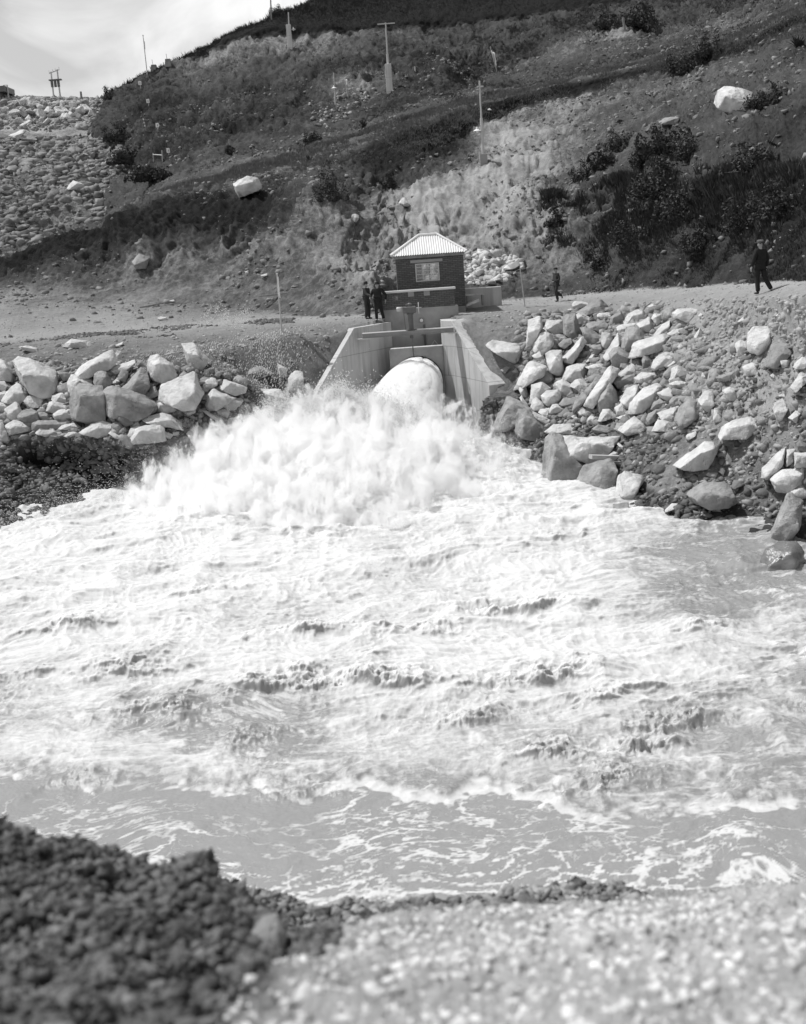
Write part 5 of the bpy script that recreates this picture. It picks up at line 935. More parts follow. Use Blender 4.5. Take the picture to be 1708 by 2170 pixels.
# ------------------------------------------------------------------ loose stones, clods and rubble (uncountable)
gpx = np.tile(PX, (R_, 1)); grow = rowi(R_, C_); cum = np.concatenate([[0], np.cumsum(rows)]); V_ = A[..., 0]
bandr = lambda a, b: ((grow >= cum[a]) & (grow < cum[b]))
notroad = ~bandr(5, 6)
free = ~inpoly(G[..., 0], G[..., 1], [(-.5,61.8),(-.5,56.4),(-2.2,54.2),(-4.2,50.6),(-4.2,49),(5.2,49),(5.2,51.1),(3.8,55.3),(3.9,61.8)])
vis = inpx[None] & (G[..., 2] > .15) & free
noisew = lambda f, s, lo=.0: np.clip(fbm(G.reshape(-1, 3), f, 3, .6, s).reshape(R_, C_)+lo, 0, 1)
M['clod'] = mat('damp_clods', .06, .22, 1.2, .95, .5, 12.)
stuff_rocks('bank_clods', 'dark crumbly earth clods between the boulders of both banks', G, (bandr(1, 4) & vis)*noisew(.5, 200, .45)*np.where(gpx > 1480, .3, 1.), 16000, .03, .42, 201, M['clod'], 3., .8)
stuff_rocks('bank_stones', 'small pale stones strewn over both banks', G, (bandr(2, 5) & vis)*(.3+noisew(.4, 203, .2)+1.5*(gpx > 1480)), 7000, .04, .34, 204, M['stone'], 3.2)
rp = inpoly(*proj(G.reshape(-1, 3)), [(1090,720),(1110,670),(1260,660),(1440,655),(1480,700),(1560,860),(1440,930),(1180,900),(1090,800)]).reshape(R_, C_)
lp = inpoly(*proj(G.reshape(-1, 3)), [(-40,760),(500,790),(560,900),(420,940),(-40,930)]).reshape(R_, C_)
stuff_rocks('rubble_infill', 'rough broken rubble filling the gaps between the riprap boulders', G, np.maximum(rp*1., lp*.6)*vis, 4400, .18, .72, 206, M['rock_mid'], 2.2)
stuff_rocks('road_gravel', 'fine gravel scattered over the road and the apron behind it', G, (bandr(4, 7) & vis)*1., 9000, .03, .16, 208, M['stone'], 4., .5)
stuff_rocks('apron_ridge', 'low ridge of dark clods along the back of the left road', G, (bandr(5, 6) & vis & (gpx < 620))*noisew(.35, 210, -.05), 2600, .06, .3, 211, M['clod'], 2.)
stuff_rocks('hill_stones', 'loose stones and clods weathering out of the hillside', G, (bandr(6, 15) & inpx[None])*noisew(.25, 212, .25)*np.clip(1.2-V_, .1, 1), 16000, .08, .55, 213, M['stone_dark'], 4.5)
rw = inpoly(*proj(G.reshape(-1, 3)), [(970,545),(1060,535),(1110,560),(1070,600),(990,605)]).reshape(R_, C_)
stuff_rocks('rubble_heap', 'heap of pale rubble behind the valve house', G, (rw & inpx[None])*1., 420, .2, .8, 215, M['rock'], 1.2)
gw = inpoly(*proj(G.reshape(-1, 3)), [(650,250),(740,180),(800,190),(760,230),(690,280)]).reshape(R_, C_)
stuff_rocks('scree', 'pale stony scree spilling down the upper hillside', G, (gw & inpx[None])*1., 500, .15, .7, 217, M['stone'], 2.)
dpx = np.tile(PX[ci], (dr, 1)); drow = rowi(dr, int(ci.sum())); dv = (dpx > -60) & (dpx < 440)
stuff_rocks('dam_rubble', 'grey rubble covering the face of the dam', DGc, ((drow < 112) & dv)*(.35+np.clip(fbm(DGc.reshape(-1, 3), .2, 3, .6, 220).reshape(DGc.shape[:2])+.2, 0, 1)), 16000, .1, 1.7, 221, mat('dam_rubble_grey', .08, .34, .9, .9, .4, 4.), 9., .6)
stuff_rocks('dam_crest_rubble', 'pale broken rubble between the boulders under the dam crest', DGc, ((drow > 118) & (drow < 146) & dv)*1., 3000, .2, 1.3, 223, M['rock_mid'], 2.6, .7)
# individual pale boulders in the band under the crest
rgd = np.random.default_rng(33); vars_ = []
for k in range(9):
    P2 = np.array([(math.cos(a)*r_*rgd.uniform(.75, 1.1)*14+100, math.sin(a)*r_*10+235) for a, r_ in zip(np.sort(rgd.uniform(0, 6.28, 8)), rgd.uniform(.8, 1.1, 8))])
    me, b_, wh = make_rock(P2, 150., 3000+k, M['rock'] if k % 3 else M['rock_mid'], .9); vars_.append(me)
spots = [(8,222,1),(22,228,.8),(40,236,.9),(58,226,1.3),(70,226,1.2),(86,231,.9),(30,247,1.2),(52,250,1.1),(66,244,1),(62,256,.9),(90,250,1.1),(104,240,1),(112,251,1),(120,236,.8),(128,245,1.1),(140,240,.9),(142,254,1),(150,248,1),(158,238,.9),(165,252,1),(170,243,1.1),(176,232,.9),(185,240,1.3),(193,246,.9),(18,252,.8),(40,262,.9),(120,262,1),(133,259,.8),(10,240,.9),(78,262,.8),(100,263,.9),(155,226,.8),(35,221,.7),(115,222,.7),(132,224,.8),(145,230,.7),(200,236,.8),(96,222,.7),(48,239,.8),(76,240,.7)]
dcount = {}
for k, (x, y, s_) in enumerate(sorted(spots)):
    h_ = hit(x, y)
    if h_ is None: continue
    o = link('boulder', vars_[k % 9], None, (h_[0], h_[1], h_[2]-.15)); o.scale = (s_*.9,)*3; o.rotation_euler = (0, 0, rgd.uniform(0, 6.28))
    nr1 = 'under the far-left hut' if x < 30 else 'between hut and transformer stand' if x < 95 else 'below the transformer stand' if x < 140 else 'between transformer stand and hill' if x < 180 else 'touching the hill'
    rw1 = 'top row' if y < 229 else 'second row' if y < 239 else 'third row' if y < 249 else 'bottom row'; kk_ = (nr1, rw1); dcount[kk_] = dcount.get(kk_, 0)+1; od = ['leftmost', 'second from left', 'third from left', 'fourth from left', 'fifth from left', 'sixth from left', 'seventh from left'][dcount[kk_]-1]
    tag(o, f'dam-crest boulder, {rw1}, {nr1}, {od}', 'boulder', 'boulders along the dam crest')
for (x, y, s_, l_) in [(40,297,1.6,'long pale boulder lying half way down the dam face, left of its flat neighbour'),(58,300,1.2,'flat grey boulder half way down the dam face, right of its long pale neighbour'),(160,400,1.3,'rounded boulder low on the dam face near the grassy ridge'),(57,266,1.,'dark boulder just below the rubble band of the dam')]:
    h_ = hit(x, y); o = link('boulder', vars_[int(s_*10) % 9], None, (h_[0], h_[1], h_[2]-.2)); o.scale = (s_*1.2, s_, s_*.8); tag(o, l_, 'boulder')
# ------------------------------------------------------------------ grass and scrub
def blades(P, H, seed, nb=5, spread=.5, wd=.09):
    rg = np.random.default_rng(seed); n = len(P); a = rg.uniform(0, 6.28, (n, nb)); r_ = rg.uniform(0, 1, (n, nb))*H[:, None]*spread
    b = P[:, None]+np.stack([np.cos(a)*r_, np.sin(a)*r_, 0*a-.03], -1); w_ = H[:, None]*wd*rg.uniform(.6, 1.4, (n, nb)); h_ = H[:, None]*rg.uniform(.6, 1.2, (n, nb)); ph = rg.uniform(0, 6.28, (n, nb))
    t_ = b+np.stack([np.cos(a)*h_*.45, np.sin(a)*h_*.45, h_], -1); s_ = np.stack([np.cos(ph)*w_, np.sin(ph)*w_, 0*w_], -1)
    V = np.stack([b-s_, b+s_, t_+s_*.2], 2).reshape(-1, 3); return V, np.arange(len(V)).reshape(-1, 3)
def grass(name, label, wgt, n, h0, h1, seed, m):
    P, _ = sample_grid(G, wgt, n, seed); rg = np.random.default_rng(seed); V, F = blades(P, rg.uniform(h0, h1, n), seed); return tag(link(name, mesh_np(name, V, F, m)), label, 'grass', kind='stuff')
pgx, pgy = proj(G.reshape(-1, 3)); pgx = pgx.reshape(R_, C_); pgy = pgy.reshape(R_, C_)
grass('ridge_grass', 'rough pale grass along the ridges and terrace edges', ((grow >= cum[10]-3) & (grow < cum[12]+6) & inpx[None])*noisew(.4, 230, .4), 30000, .12, .36, 231, mat('pale_grass', .09, .2, .3, .8, 0))
grass('slope_grass', 'short dark turf and weeds on the hillside', (bandr(7, 16) & inpx[None])*np.clip(V_-.25, 0, 1)*noisew(.3, 232, .1)*np.where((grow >= cum[13]) & (gpx < 1000), .3, 1.), 40000, .08, .3, 233, mat('dark_turf', .025, .08, .3, .85, 0))
grass('crest_grass', 'dark grass and scrub along the skyline of the hill', ((grow >= cum[17]-2) & (grow < cum[18]-4) & inpx[None])*1., 22000, .2, .6, 235, mat('skyline_scrub', .02, .06, .3, .85, 0))
grass('bank_weeds', 'thin weeds on the right hillside foot', (bandr(6, 9) & inpx[None] & (gpx > 1150))*noisew(.5, 236, .2), 16000, .12, .45, 237, M['leaf'])
def bush(px, py, wpx, hpx, label, seed, off=.0, m=None, spiky=False, name='bush'):
    h_ = hit(px, py+hpx*.35)
    if h_ is None: return
    d = float(np.linalg.norm(h_-CP)); w_ = wpx*d/FP/2; hh = hpx*d/FP; rg = np.random.default_rng(seed); T = thing(name, label, 'bush' if not spiky else 'agave', tuple(h_))
    if spiky:
        mb = MB()
        for k in range(34):
            a = rg.uniform(0, 6.28); e = rg.uniform(.15, 1.3); l_ = w_*rg.uniform(.8, 1.1); dx = Vector((math.cos(a)*math.cos(e), math.sin(a)*math.cos(e), math.sin(e))); s_ = dx.cross(Vector((0, 0, 1))).normalized()*l_*.09
            b_ = Vector(h_); mb.face([b_-s_, b_+s_, b_+dx*l_*.6+s_*.8]); mb.face([b_-s_, b_+dx*l_*.6+s_*.8, b_+dx*l_*.6-s_*.8]); mb.face([b_+dx*l_*.6-s_*.8, b_+dx*l_*.6+s_*.8, b_+dx*l_])
        part(mb, 'leaves', M['leaf'], T); return T
    n = int(900+1800*min(1, w_)); cl = rg.normal(0, .6, (22, 3)); cl[:, 2] = np.abs(cl[:, 2])*rg.uniform(.3, 1.2, 22); k = rg.integers(0, 22, n); q_ = cl[k]+rg.normal(0, .16, (n, 3)); q_[:, 2] = np.abs(q_[:, 2]); q_ = q_/np.maximum(1, np.linalg.norm(q_, axis=1, keepdims=True)/1.35)
    c_ = q_*np.array([w_, w_*.8, hh]); ls = rg.uniform(.035, .10, n)*max(.8, w_)
    a1 = rg.normal(0, 1, (n, 3)); a1 /= np.linalg.norm(a1, axis=1, keepdims=True); a2 = np.cross(a1, rg.normal(0, 1, (n, 3))); a2 /= np.linalg.norm(a2, axis=1, keepdims=True)
    V = np.stack([c_-a1*ls[:, None], c_+a2*ls[:, None]*.6, c_+a1*ls[:, None], c_-a2*ls[:, None]*.6], 1).reshape(-1, 3)
    link('foliage', mesh_np('foliage', V, np.arange(len(V)).reshape(-1, 4), m or M['leaf']), T)
    mb = MB()
    for j in range(6): e_ = Vector(cl[j]*np.array([w_, w_*.8, hh])*.8)+Vector(h_); mb.tube([h_, Vector(h_).lerp(e_, .5)+Vector((0, 0, .05)), e_], [.03, .02, .008], 5)
    part(mb, 'stems', M['wood'], T); return T
for k, (x, y, w_, h_, l_) in enumerate([
 (1316,305,48,44,'dark upright shrub, topmost of the row stepping down the right hillside'),(1283,335,46,30,'ragged dark shrub below the topmost one in the row on the right hillside'),(1262,350,30,26,'small dark shrub in the middle of the stepping row on the right hillside'),(1235,372,40,34,'dark shrub lowest in the row stepping down the right hillside'),
 (1356,342,44,44,'round dark bush between the shrub row and the big scrub patch'),(1408,305,90,54,'broad dark scrub patch in the middle of the right hillside'),(1458,322,60,50,'dark bush at the right end of the broad scrub patch'),
 (1453,142,60,50,'round dark bush high up left of the lone white four-sided boulder'),(1499,108,50,40,'dark bush higher and further right than the round one by the lone white boulder'),(1622,215,70,40,'dark bush immediately right of the lone white four-sided boulder'),
 (1400,400,100,60,'wide leafy dark bush on the cliff above the right-hand road'),(1440,450,84,60,'dark bush hanging over the cliff above the walking man with the hat'),(1600,350,100,46,'dark bush on the far right of the hillside'),(1640,440,90,60,'dark scrub at the right edge above the man in black'),
 (1330,500,70,50,'dark overgrown hollow in the cliff right of the valve house'),(1260,560,50,30,'low scrub at the cliff foot by the road'),(1480,520,70,50,'dark scrub at the cliff foot left of the man in black'),(1560,480,70,56,'dark bush halfway up the cliff above the man in black'),
 (1345,45,70,40,'dark bush behind the wooden post near the top of the photo'),(1290,52,50,26,'small bush left of the wooden post near the top of the photo'),
 (824,388,30,26,'dark round bush on the pale slope above the valve house'),(664,292,30,24,'dark bush on the grassy slope left of the second lamp pole'),(487,322,22,14,'dark low bush round the foot of the dark stump'),(232,203,26,20,'dark square-topped bush at the dam end of the hill'),
 (245,290,50,30,'dark bush on the hill edge beside the dam, upper of two'),(270,335,60,34,'dark bush on the hill edge beside the dam, lower of two'),(330,372,90,26,'dark overhang of scrub at the top of the dam gully'),(700,405,60,60,'tall pale-tipped scrub on the nose of the spur'),(430,112,20,14,'small bush on the skyline at the left'),
 (585,30,26,20,'bush on the skyline at the foot of the topmost pole'),(1180,470,40,30,'dark scrub on the cliff edge above the walking man with the hat')]):
    bush(x, y, w_, h_, l_, 4000+k)
bush(1690, 84, 50, 44, 'spiky agave at the upper right edge of the photo', 4100, spiky=True, name='agave'); bush(770, 262, 34, 20, 'spiky agave among the grass right of the dark heap', 4101, spiky=True, name='agave'); bush(655, 335, 26, 14, 'spiky agave on the terrace edge above the spur', 4102, spiky=True, name='agave')
# ------------------------------------------------------------------ poles, flags, boards
def gnd(px, py, dz=0.):
    for k in range(40):
        h_ = hit(px, py+k*1.5)
        if h_ is not None: return h_
    return pt(px, py, 150.)
def topz(base, px, py): d = ray(px, py); k = base[1]/d[1]; return (CP+d*k)
def pole(px, py, tx, ty, r0, r1, base_h, label, name='lamp_pole', arm=None, lamp=None, guys=False, cat='lamp pole', m=None, group=None):
    b = gnd(px, py); t_ = topz(b, tx, ty); T = thing(name, label, cat, tuple(b), group); d = t_-b
    z0 = b+d*(base_h/np.linalg.norm(d)) if base_h else b
    part(MB().tube([b-np.array([0, 0, .3]), b+d*.55, b+d*.552, t_], [r0, r0*.9, r1*1.1, r1], 10), 'pole', m or M['post'], T)
    if base_h: s_ = max(.22, r0*2.2); part(MB().box(b[0]-s_, b[0]+s_, b[1]-s_, b[1]+s_, b[2]-.4, z0[2], .02), 'footing', M['conc'] if base_h > 1 else M['conc_dk'], T)
    if arm: q_ = b+d*arm[0]; part(MB().box(q_[0]-arm[1], q_[0]+arm[2], q_[1]-.05, q_[1]+.05, q_[2]-.05, q_[2]+.05), 'crossarm', M['post'], T)
    if lamp: 
        q_ = b+d*lamp[0]+np.array([lamp[1], -.1, 0]); a_ = part(MB().tube([b+d*lamp[0]+np.array([0, 0, .35]), q_+np.array([0, 0, .3])], .025, 6), 'lamp_arm', M['steel'], T)
        part(MB().tube([q_+np.array([0, 0, .28]), q_+np.array([0, 0, .12]), q_], [.05, .09, .30], 14), 'lamp_shade', M['board'], T); part(MB().sphere(q_-np.array([0, 0, .03]), .11), 'bulb', M['glass_w'], T, None, True)
    if guys:
        mb = MB()
        for e in guys: mb.tube([b+d*e[0], b+d*e[1]+np.array([e[2], -.2, 0])], .012, 4)
        part(mb, 'wire', M['steel'], T)
    return T, b, d
pole(615, 101, 611, 26, .13, .07, 2.6, 'pale pole with a lamp, farthest up the hill, standing on a tall white block', lamp=(.5, .5))
pole(826, 195, 817, 48, .14, .07, 2.6, 'tall pale pole with a thin crossarm on a white concrete block', arm=(.985, .8, .9))
pole(711, 221, 707, 154, .09, .04, 0, 'short pole with a round white lamp left of the stony scree', lamp=(.5, -.05))
pole(1025, 347, 1016, 171, .12, .06, .65, 'nearest lamp pole, with guy wires, on a dark concrete block on the pale terrace', arm=(.93, .2, .25), lamp=(.40, -.35), guys=[(.93, .55, -.55), (.88, .5, .1)])
pole(575, 42, 573, -14, .10, .08, 0, 'dark bare pole on the skyline at the top of the photo', 'utility_pole', cat='pole', m=M['wood'])
def cloth(T, p0, p1, p2, p3, seed, m=None, nm='flag', fold=.1, stripe=False):
    P_ = [np.array(p) for p in (p0, p1, p2, p3)]; u = np.linspace(0, 1, 22); v = np.linspace(0, 1, 14); Ug, Vg = np.meshgrid(u, v)
    S_ = (P_[0]*((1-Ug)*(1-Vg))[..., None]+P_[1]*(Ug*(1-Vg))[..., None]+P_[2]*(Ug*Vg)[..., None]+P_[3]*((1-Ug)*Vg)[..., None]); w_ = np.linalg.norm(P_[1]-P_[0])
    S_[..., 1] += fold*np.sin(Ug*9+Vg*3+seed)*(.3+Ug)*1.5; S_[..., 2] += fold*.3*np.sin(Ug*7+seed)
    S_ -= np.array(T.location); me = mesh_np(nm, S_.reshape(-1, 3), gridfaces(14, 22), m or M['white'], None, True)
    if stripe:
        me.materials.append(M['dark2'])
        for f in me.polygons:
            if f.index//21 >= 9: f.material_index = 1
    o = link(nm, me, T); md = o.modifiers.new('thick', 'SOLIDIFY'); md.thickness = .01; return o
def flagpole(px, py, tx, ty, r, fl, label, seed, stripe=False, fold=.1):
    b = gnd(px, py); t_ = topz(b, tx, ty); T = thing('flagpole', label, 'flagpole', tuple(b)); part(MB().tube([b-np.array([0, 0, .2]), t_], [r, r*.7], 8), 'pole', M['wood_lt'], T)
    part(MB().sphere(t_, r*1.5, sub=1), 'finial', M['wood_lt'], T); Pn = [topz(b, *q_) for q_ in fl]; cloth(T, *Pn, seed, stripe=stripe, fold=fold)
flagpole(597, 704, 587, 581, .04, [(588,583),(590,588),(594,632),(590,628)], 'thin pole with a furled pale flag at the left roadside', 1, fold=.05)
flagpole(1113, 650, 1101, 560, .03, [(1100,547),(1064,570),(1072,577),(1101,571)], 'leaning stick with a white flag striped dark below, right of the valve house', 2, True, .12)
flagpole(1054, 152, 1039, 100, .05, [(1041,106),(1048,114),(1054,142),(1048,138)], 'leaning pole with a hanging white flag on the upper hillside', 3, fold=.2)
flagpole(737, 204, 731, 166, .05, [(731,167),(737,170),(738,182),(732,180)], 'small white flag on a short stick by the stony scree', 4, fold=.15)
flagpole(312, 153, 303, 75, .06, [(304,82),(306,88),(308,104),(306,102)], 'very thin flagpole with a furled flag on the left skyline', 5, fold=.1)
# twin-pole transformer stand, hut, stump and people-sized marks on the dam crest
bl = gnd(114, 210); br = gnd(128, 210); tl = topz(bl, 108, 152); tr = topz(br, 121, 147)
T = thing('transformer_stand', 'twin-pole stand with transformers on the dam crest', 'transformer', tuple((bl+br)/2))
for a_, b_ in ((bl, tl), (br, tr)): part(MB().tube([a_-np.array([0, 0, 1.]), b_], [.12, .09], 8), 'pole', M['post'], T)
for f in (.97, .68): p_, q_ = bl+(tl-bl)*f, br+(tr-br)*f; e_ = (q_-p_)*(.35 if f > .9 else .05); part(MB().tube([p_-e_, q_+e_], .07, 6), 'crossarm', M['post'], T)
c_ = (bl+(tl-bl)*.55+br+(tr-br)*.55)/2; mb = MB().box(c_[0]-.75, c_[0]+.85, c_[1]-.3, c_[1]+.3, c_[2]+.35, c_[2]+.5); part(mb, 'platform', M['steel'], T)
for dx in (-.42, .0, .42): part(MB().tube([(c_[0]+dx, c_[1]-.1, c_[2]-.45), (c_[0]+dx, c_[1]-.1, c_[2]+.34)], .17, 12), 'transformer_tank', M['steel'], T)
mb = MB(); p_, q_ = bl+(tl-bl)*.97, br+(tr-br)*.97
for f in (-.3, .3, .7, 1.3): e_ = p_+(q_-p_)*f; mb.tube([e_, e_+np.array([0, 0, .35])], [.05, .03], 6)
part(mb, 'insulators', M['board'], T)
b = gnd(4, 210); k_ = b[1]/FP; x0 = b[0]-3.2; x1 = pt(13, 190, b[1])[0]; zt = pt(5, 183, b[1])[2]; T = thing('site_hut', 'dark flat-roofed hut on the dam crest, cut by the left edge', 'hut', (x0+1.5, b[1], b[2]-.2))
part(MB().box(x0, x1-.85, b[1], b[1]+3, b[2]-.6, zt-.7), 'wall', M['wood'], T); part(MB().box(x0-.4, x1, b[1]-.6, b[1]+3.6, zt-.69, zt), 'roof', M['steel'], T); part(MB().box(x0+.8, x0+1.6, b[1]-.03, b[1]-.003, b[2]-.4, zt-.9), 'door', M['dark2'], T)
b = gnd(19, 209); t_ = topz(b, 15, 180); solo(MB().tube([b-np.array([0, 0, .5]), t_], .09, 6).tube([t_, t_+np.array([-.5, 0, 0])], .05, 5), 'post', M['post'], b, 'thin pale post just right of the dam-crest hut', 'post')
b = gnd(173, 211); t_ = topz(b, 171, 194); solo(MB().tube([b-np.array([0, 0, .5]), t_], [.16, .13], 8), 'bollard', M['wood'], b, 'short stout post on the dam crest between transformer stand and hill', 'post')
b = gnd(491, 316); t_ = topz(b, 486, 295); solo(MB().tube([b-np.array([0, 0, .3]), t_], [.13, .1], 8), 'stump', M['wood'], b, 'dark leaning stump on the left hillside grass', 'stump')
b = gnd(1325, 66); t_ = topz(b, 1320, 36); solo(MB().tube([b-np.array([0, 0, .3]), t_], [.14, .12], 8), 'post', M['wood'], b, 'short weathered wooden post near the top of the photo', 'post')
b = gnd(880, 150); t_ = topz(b, 879, 141); solo(MB().tube([b-np.array([0, 0, .3]), t_], [.1, .08], 8), 'post', M['wood_lt'], b, 'tiny pale peg beside the dark heap on the upper hillside', 'post')
for (x, y, l_) in [(298,186,'white numbered board, topmost of the four on the hill beside the dam'),(315,224,'white numbered board, second from the top of the four beside the dam'),(335,275,'white numbered board, third from the top of the four beside the dam'),(358,328,'white numbered board, lowest of the four beside the dam')]:
    b = gnd(x, y); u_ = topz(b, x-1, y-14); w_ = 2.6*b[1]/FP; T = thing('marker_board', l_, 'sign', tuple(b), 'marker boards on the hill'); part(MB().box(b[0]-w_-.05, b[0]+w_, b[1]-.06, b[1]-.02, u_[2]-.42, u_[2], .01), 'board', M['board'], T); part(MB().tube([b-np.array([0, 0, .3]), (b[0], b[1], u_[2]-.1)], .04, 6), 'post', M['wood_lt'], T); part(MB().box(b[0]-w_*.25, b[0]+w_*.2, b[1]-.066, b[1]-.061, u_[2]-.3, u_[2]-.12), 'mark', M['dark2'], T)
b = gnd(325, 342); c_ = gnd(344, 342); T = thing('wooden_frame', 'light wooden frame of two posts and a rail beside the lowest marker board', 'frame', tuple((b+c_)/2)); u1 = topz(b, 324, 324); u2 = topz(c_, 343, 318)
for a_, q_ in ((b, u1), (c_, u2)): part(MB().tube([a_-np.array([0, 0, .3]), q_], .045, 6), 'post', M['wood_lt'], T)
part(MB().tube([u1-np.array([0, 0, .15]), u2-np.array([0, 0, .45])], .05, 6), 'rail', M['wood_lt'], T)
for (x, y, l_) in [(327,146,'squat stone cairn with a stick on the left skyline, lower of two'),(357,134,'squat stone cairn with a stick on the left skyline, higher of two')]:
    b = gnd(x, y+3); b = b if b is not None else pt(x, y, 156.); T = thing('cairn', l_, 'cairn', tuple(b)); part(MB().hull([(b[0]+sx*.42, b[1]+sy*.42, b[2]-.3) for sx in (-1, 1) for sy in (-1, 1)]+[(b[0]+sx*.3, b[1]+sy*.3, b[2]+.65) for sx in (-1, 1) for sy in (-1, 1)]), 'stones', M['stone_dark'], T); part(MB().tube([(b[0]-.1, b[1], b[2]+.6), (b[0]-.15, b[1], b[2]+1.3)], .03, 5), 'stick', M['wood'], T)
b = gnd(310, 278); u_ = topz(b, 303, 250); T = thing('barrier_pole', 'thin striped pole beside the third marker board', 'pole', tuple(b)); part(MB().tube([b, u_], .05, 6), 'pole', M['wood'], T)
for f in (.35, .6, .85): q_ = b+(u_-b)*f; part(MB().tube([q_, q_+(u_-b)*.1], .062, 6), 'white_band', M['board'], T)
for (x, y, s_, l_) in [(444,172,.5,'scrap of white sheet lying on the upper left hillside'),(750,258,.4,'scrap of white cloth on the slope below the scree'),(808,257,.0,''),(768,201,.0,''),(949,238,0,''),(656,222,.35,'small white stone left of the round white lamp'),(954,350,.5,'round grey stone on the terrace left of the nearest lamp pole'),(857,437,.8,'pale rounded boulder in the hollow above the valve house'),(752,470,.7,'flat pale stone above the left side of the valve house'),(1037,234,.5,'small white sheet on the slope right of the nearest lamp pole'),(1573,8,.0,''),(555,325,.3,'bright white speck of stone on the left grassy slope')]:
    if s_:
        h_ = hit(x, y); o = link('stone', vars_[int(x) % 9], None, (h_[0], h_[1], h_[2]-.05)); o.scale = (s_*.7, s_*.7, s_*(.4 if 'sheet' in l_ or 'cloth' in l_ else .7)); tag(o, l_, 'stone' if 'ston' in l_ or 'bould' in l_ else 'cloth'); o.name = 'stone' if 'ston' in l_ or 'bould' in l_ else 'cloth_scrap'
# ------------------------------------------------------------------ people
def skin(name, V, Ed, Rr, m, parent, sub=2, extra=None):
    me = bpy.data.meshes.new(name); me.from_pydata([tuple(v) for v in V], Ed, []); o = link(name, me); sk_ = o.modifiers.new('s', 'SKIN'); sk_.use_smooth_shade = True
    for i, r in enumerate(Rr): o.data.skin_vertices[0].data[i].radius = r if isinstance(r, tuple) else (r, r); o.data.skin_vertices[0].data[i].use_root = (i == 0)
    ss = o.modifiers.new('u', 'SUBSURF'); ss.levels = sub; ss.render_levels = sub; bpy.context.view_layer.update()
    dg = bpy.context.evaluated_depsgraph_get(); nm = bpy.data.meshes.new_from_object(o.evaluated_get(dg)); o.modifiers.clear(); o.data = nm; nm.name = name; nm.materials.clear(); nm.materials.append(m); o.parent = parent; return o
def person(at_, face, J, label, hat='fedora', coat=.0, m=None, hgt=1.74, hatm=None, name='person'):
    """J: joints in a frame whose x is the figure's left, -y its front; metres for a 1.74 m body"""
    m = m or M['dark']; T = thing(name, label, 'person', tuple(at_), None, face); T.scale = (hgt/1.74,)*3
    g = dict(pel=(0, 0, .96), wst=(0, 0, 1.10), chs=(0, 0, 1.32), nck=(0, .01, 1.48), hd=(0, -.01, 1.62), top=(0, 0, 1.71), sL=(.19, 0, 1.41), sR=(-.19, 0, 1.41), eL=(.24, .02, 1.13), eR=(-.24, .02, 1.13), wL=(.25, -.04, .88), wR=(-.25, -.04, .88), hL=(.10, 0, .93), hR=(-.10, 0, .93), kL=(.11, -.03, .50), kR=(-.11, -.03, .50), aL=(.12, .02, .09), aR=(-.12, .02, .09), tL=(.13, -.16, .03), tR=(-.13, -.16, .03)); g.update(J)
    o_ = ['pel','wst','chs','nck','hd','top','sL','eL','wL','sR','eR','wR','hL','kL','aL','tL','hR','kR','aR','tR']; V = [Vector(g[k]) for k in o_]; ix = {k: i for i, k in enumerate(o_)}
    E = [(0,1),(1,2),(2,3),(3,4),(4,5),(2,6),(6,7),(7,8),(2,9),(9,10),(10,11),(0,12),(12,13),(13,14),(14,15),(0,16),(16,17),(17,18),(18,19)]
    Rr = [.10,.09,.11,.05,.085,.06,.055,.04,.026,.055,.04,.026,.075,.052,.036,.03,.075,.052,.036,.03]
    hd = V[ix['hd']]
    def add_(a, p, r): V.append(Vector(p)); E.append((a, len(V)-1)); Rr.append(r); return len(V)-1
    add_(4, hd+Vector((0, -.105, -.015)), .014); add_(4, hd+Vector((.088, .01, -.01)), .012); add_(4, hd+Vector((-.088, .01, -.01)), .012); add_(4, hd+Vector((0, -.07, -.075)), .03)
    for s_, wi, el in ((1, ix['wL'], ix['eL']), (-1, ix['wR'], ix['eR'])):
        w_ = V[wi]; d = (w_-V[el]).normalized(); sd_ = d.cross(Vector((1, 0, 0.01))).normalized(); pn = d.cross(sd_).normalized(); pa = add_(wi, w_+d*.06, (.03)); 
        for f, ln_ in enumerate((.075, .085, .08, .065)):
            k_ = add_(pa, w_+d*.10+sd_*(.027-.018*f), .0095); k_ = add_(k_, V[k_]+d*ln_*.5+pn*.008*s_, .0085); add_(k_, V[k_]+d*ln_*.45+pn*.02*s_, .0075)
        k_ = add_(pa, w_+d*.055+sd_*.042+pn*.01*s_, .011); add_(k_, V[k_]+d*.045+sd_*.018+pn*.015*s_, .009)
    body = skin('body', V, E, Rr, M['skin'], T, 1)
    P_ = lambda *k: [Vector(g[q_]) for q_ in k]
    jv = P_('pel','wst','chs','nck','sL','eL','wL','sR','eR','wR'); jv[3] = jv[3]-Vector((0, 0, .06)); hem = Vector(g['pel'])-Vector((0, 0, .10+coat)); jv.append(hem)
    skin('jacket', jv, [(0,1),(1,2),(2,3),(2,4),(4,5),(5,6),(2,7),(7,8),(8,9),(0,10)], [(.19,.135),(.165,.125),(.19,.13),(.075,.07),.085,.07,.05,.085,.07,.05,(.20+coat*.1,.145)], m, T, 2)
    tv = P_('pel','hL','kL','aL','hR','kR','aR'); tv[3] = tv[3]-Vector((0, 0, .03)); tv[6] = tv[6]-Vector((0, 0, .03))
    skin('trousers', tv, [(0,1),(1,2),(2,3),(0,4),(4,5),(5,6)], [.12,.105,.085,.075,.105,.085,.075], m, T, 2)
    for a_, t_ in (('aL', 'tL'), ('aR', 'tR')): q_ = P_(a_, t_); mid_ = q_[0]-Vector((0, -.03, .04)); skin('shoe', [mid_, (mid_+q_[1])/2, q_[1]], [(0,1),(1,2)], [(.048,.05),(.045,.045),(.042,.03)], M['leather'], T, 1)
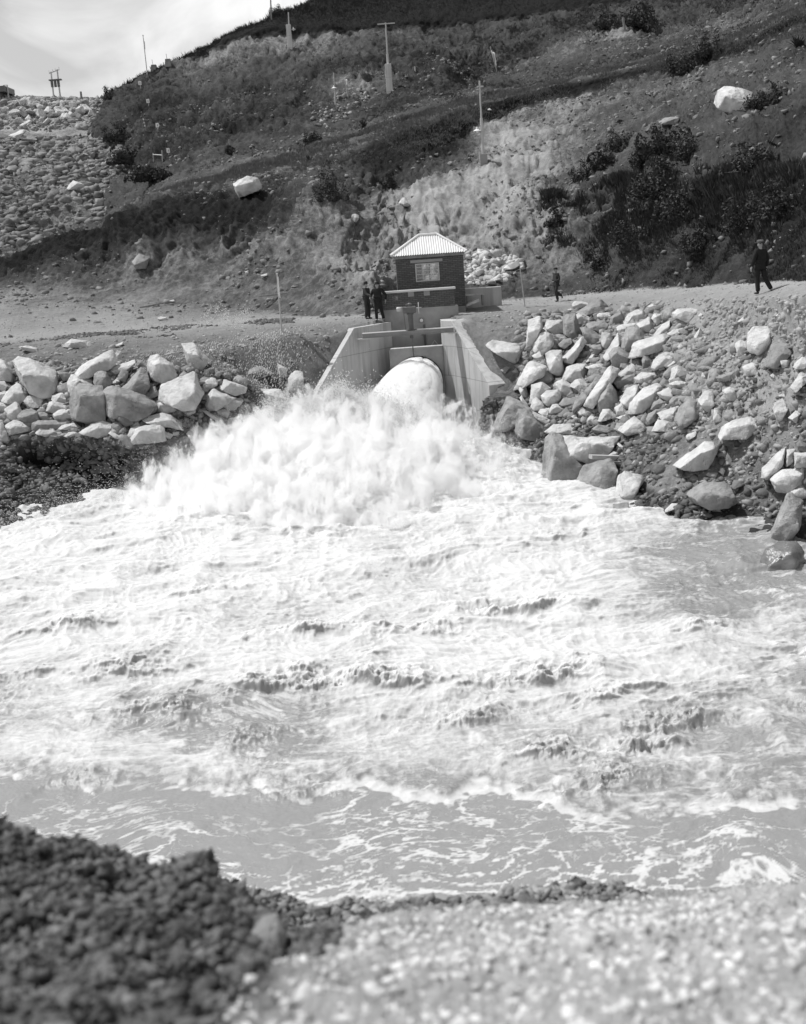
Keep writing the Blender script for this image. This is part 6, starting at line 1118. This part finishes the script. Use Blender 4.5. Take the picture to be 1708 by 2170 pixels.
    skin('shirt_collar', [Vector(g['nck'])-Vector((0, .0, .03)), Vector(g['nck'])+Vector((0, -.01, .015))], [(0,1)], [.066,.06], M['white'], T, 1)
    hc = V[5]; mb = MB(); mb.sphere(hd+Vector((0, .02, .03)), .098, (1, 1.05, 1.0), 2)
    for v in list(mb.b.verts):
        if v.co.z < hd.z-.02 or (v.co.y < hd.y-.05 and v.co.z < hd.z+.05): mb.b.verts.remove(v)
    mb.build('hair', M['leather'], T, smooth=True)
    if hat:
        mb = MB(); z = hd.z+.055; c_ = (hd.x, hd.y+.005)
        if hat == 'fedora': mb.tube([(c_[0], c_[1], z), (c_[0], c_[1], z+.012)], [.155, .15], 20); mb.tube([(c_[0], c_[1], z+.012), (c_[0], c_[1], z+.09), (c_[0], c_[1], z+.12)], [.10, .095, .07], 18)
        elif hat == 'cap': mb.tube([(c_[0], c_[1], z-.01), (c_[0], c_[1], z+.05), (c_[0], c_[1], z+.08)], [.108, .112, .07], 18); mb.hull([(c_[0]+x, c_[1]-.09+y, z+zz) for x in (-.07, .07) for y in (0, -.09) for zz in (-.01, .0)])
        mb.build('hat', hatm or M['leather'], T)
    return T
def pl(px, py): h_ = hit(px, py); return h_
# face: rotation about z; 0 = facing the photographer
a_ = pl(780, 676); person(a_, rad(55), dict(wR=(-.30, -.50, 1.12), eR=(-.26, -.22, 1.16), wL=(.2, -.12, .92)), 'left of the two hatted men by the parapet, reaching out a hand', 'fedora', .1, M['dark2'], 1.74)
a_ = pl(804, 680); person(a_, rad(-12), dict(wL=(.34, .10, .93), eL=(.36, .1, 1.15), wR=(-.30, -.25, 1.08), eR=(-.32, .0, 1.15), kL=(.13, .0, .5), aL=(.20, .08, .09), tL=(.24, -.08, .03)), 'right of the two hatted men by the parapet, in a long black coat', 'fedora', .34, M['dark'], 1.78)
a_ = pl(1180, 639); person(a_, rad(-62), dict(kL=(.10, -.12, .52), aL=(.11, .0, .09), tL=(.11, -.17, .03), kR=(-.10, .02, .50), aR=(-.10, .42, .28), tR=(-.10, .40, .12), wL=(.2, -.30, 1.05), eL=(.27, .02, 1.12), wR=(-.22, -.12, 1.02), eR=(-.27, .25, 1.15)), 'person in dark clothes and cap hurrying left along the road', 'cap', .02, mat('olive_cloth', .03, .05, 8., .9, .1), 1.70)
a_ = pl(1611, 623); person(a_, rad(-150), dict(kL=(.10, -.04, .50), aL=(.10, .0, .09), tL=(.10, -.16, .03), kR=(-.12, .10, .50), aR=(-.14, .36, .16), tR=(-.14, .30, .02), eR=(-.30, .05, 1.14), wR=(-.28, .0, .86), eL=(.27, -.02, 1.14), wL=(.26, -.12, .9)), 'man in black suit and grey hat walking at the right end of the road', 'cap', .06, M['dark'], 1.80, mat('grey_felt', .10, .14, 8., .9, .1))
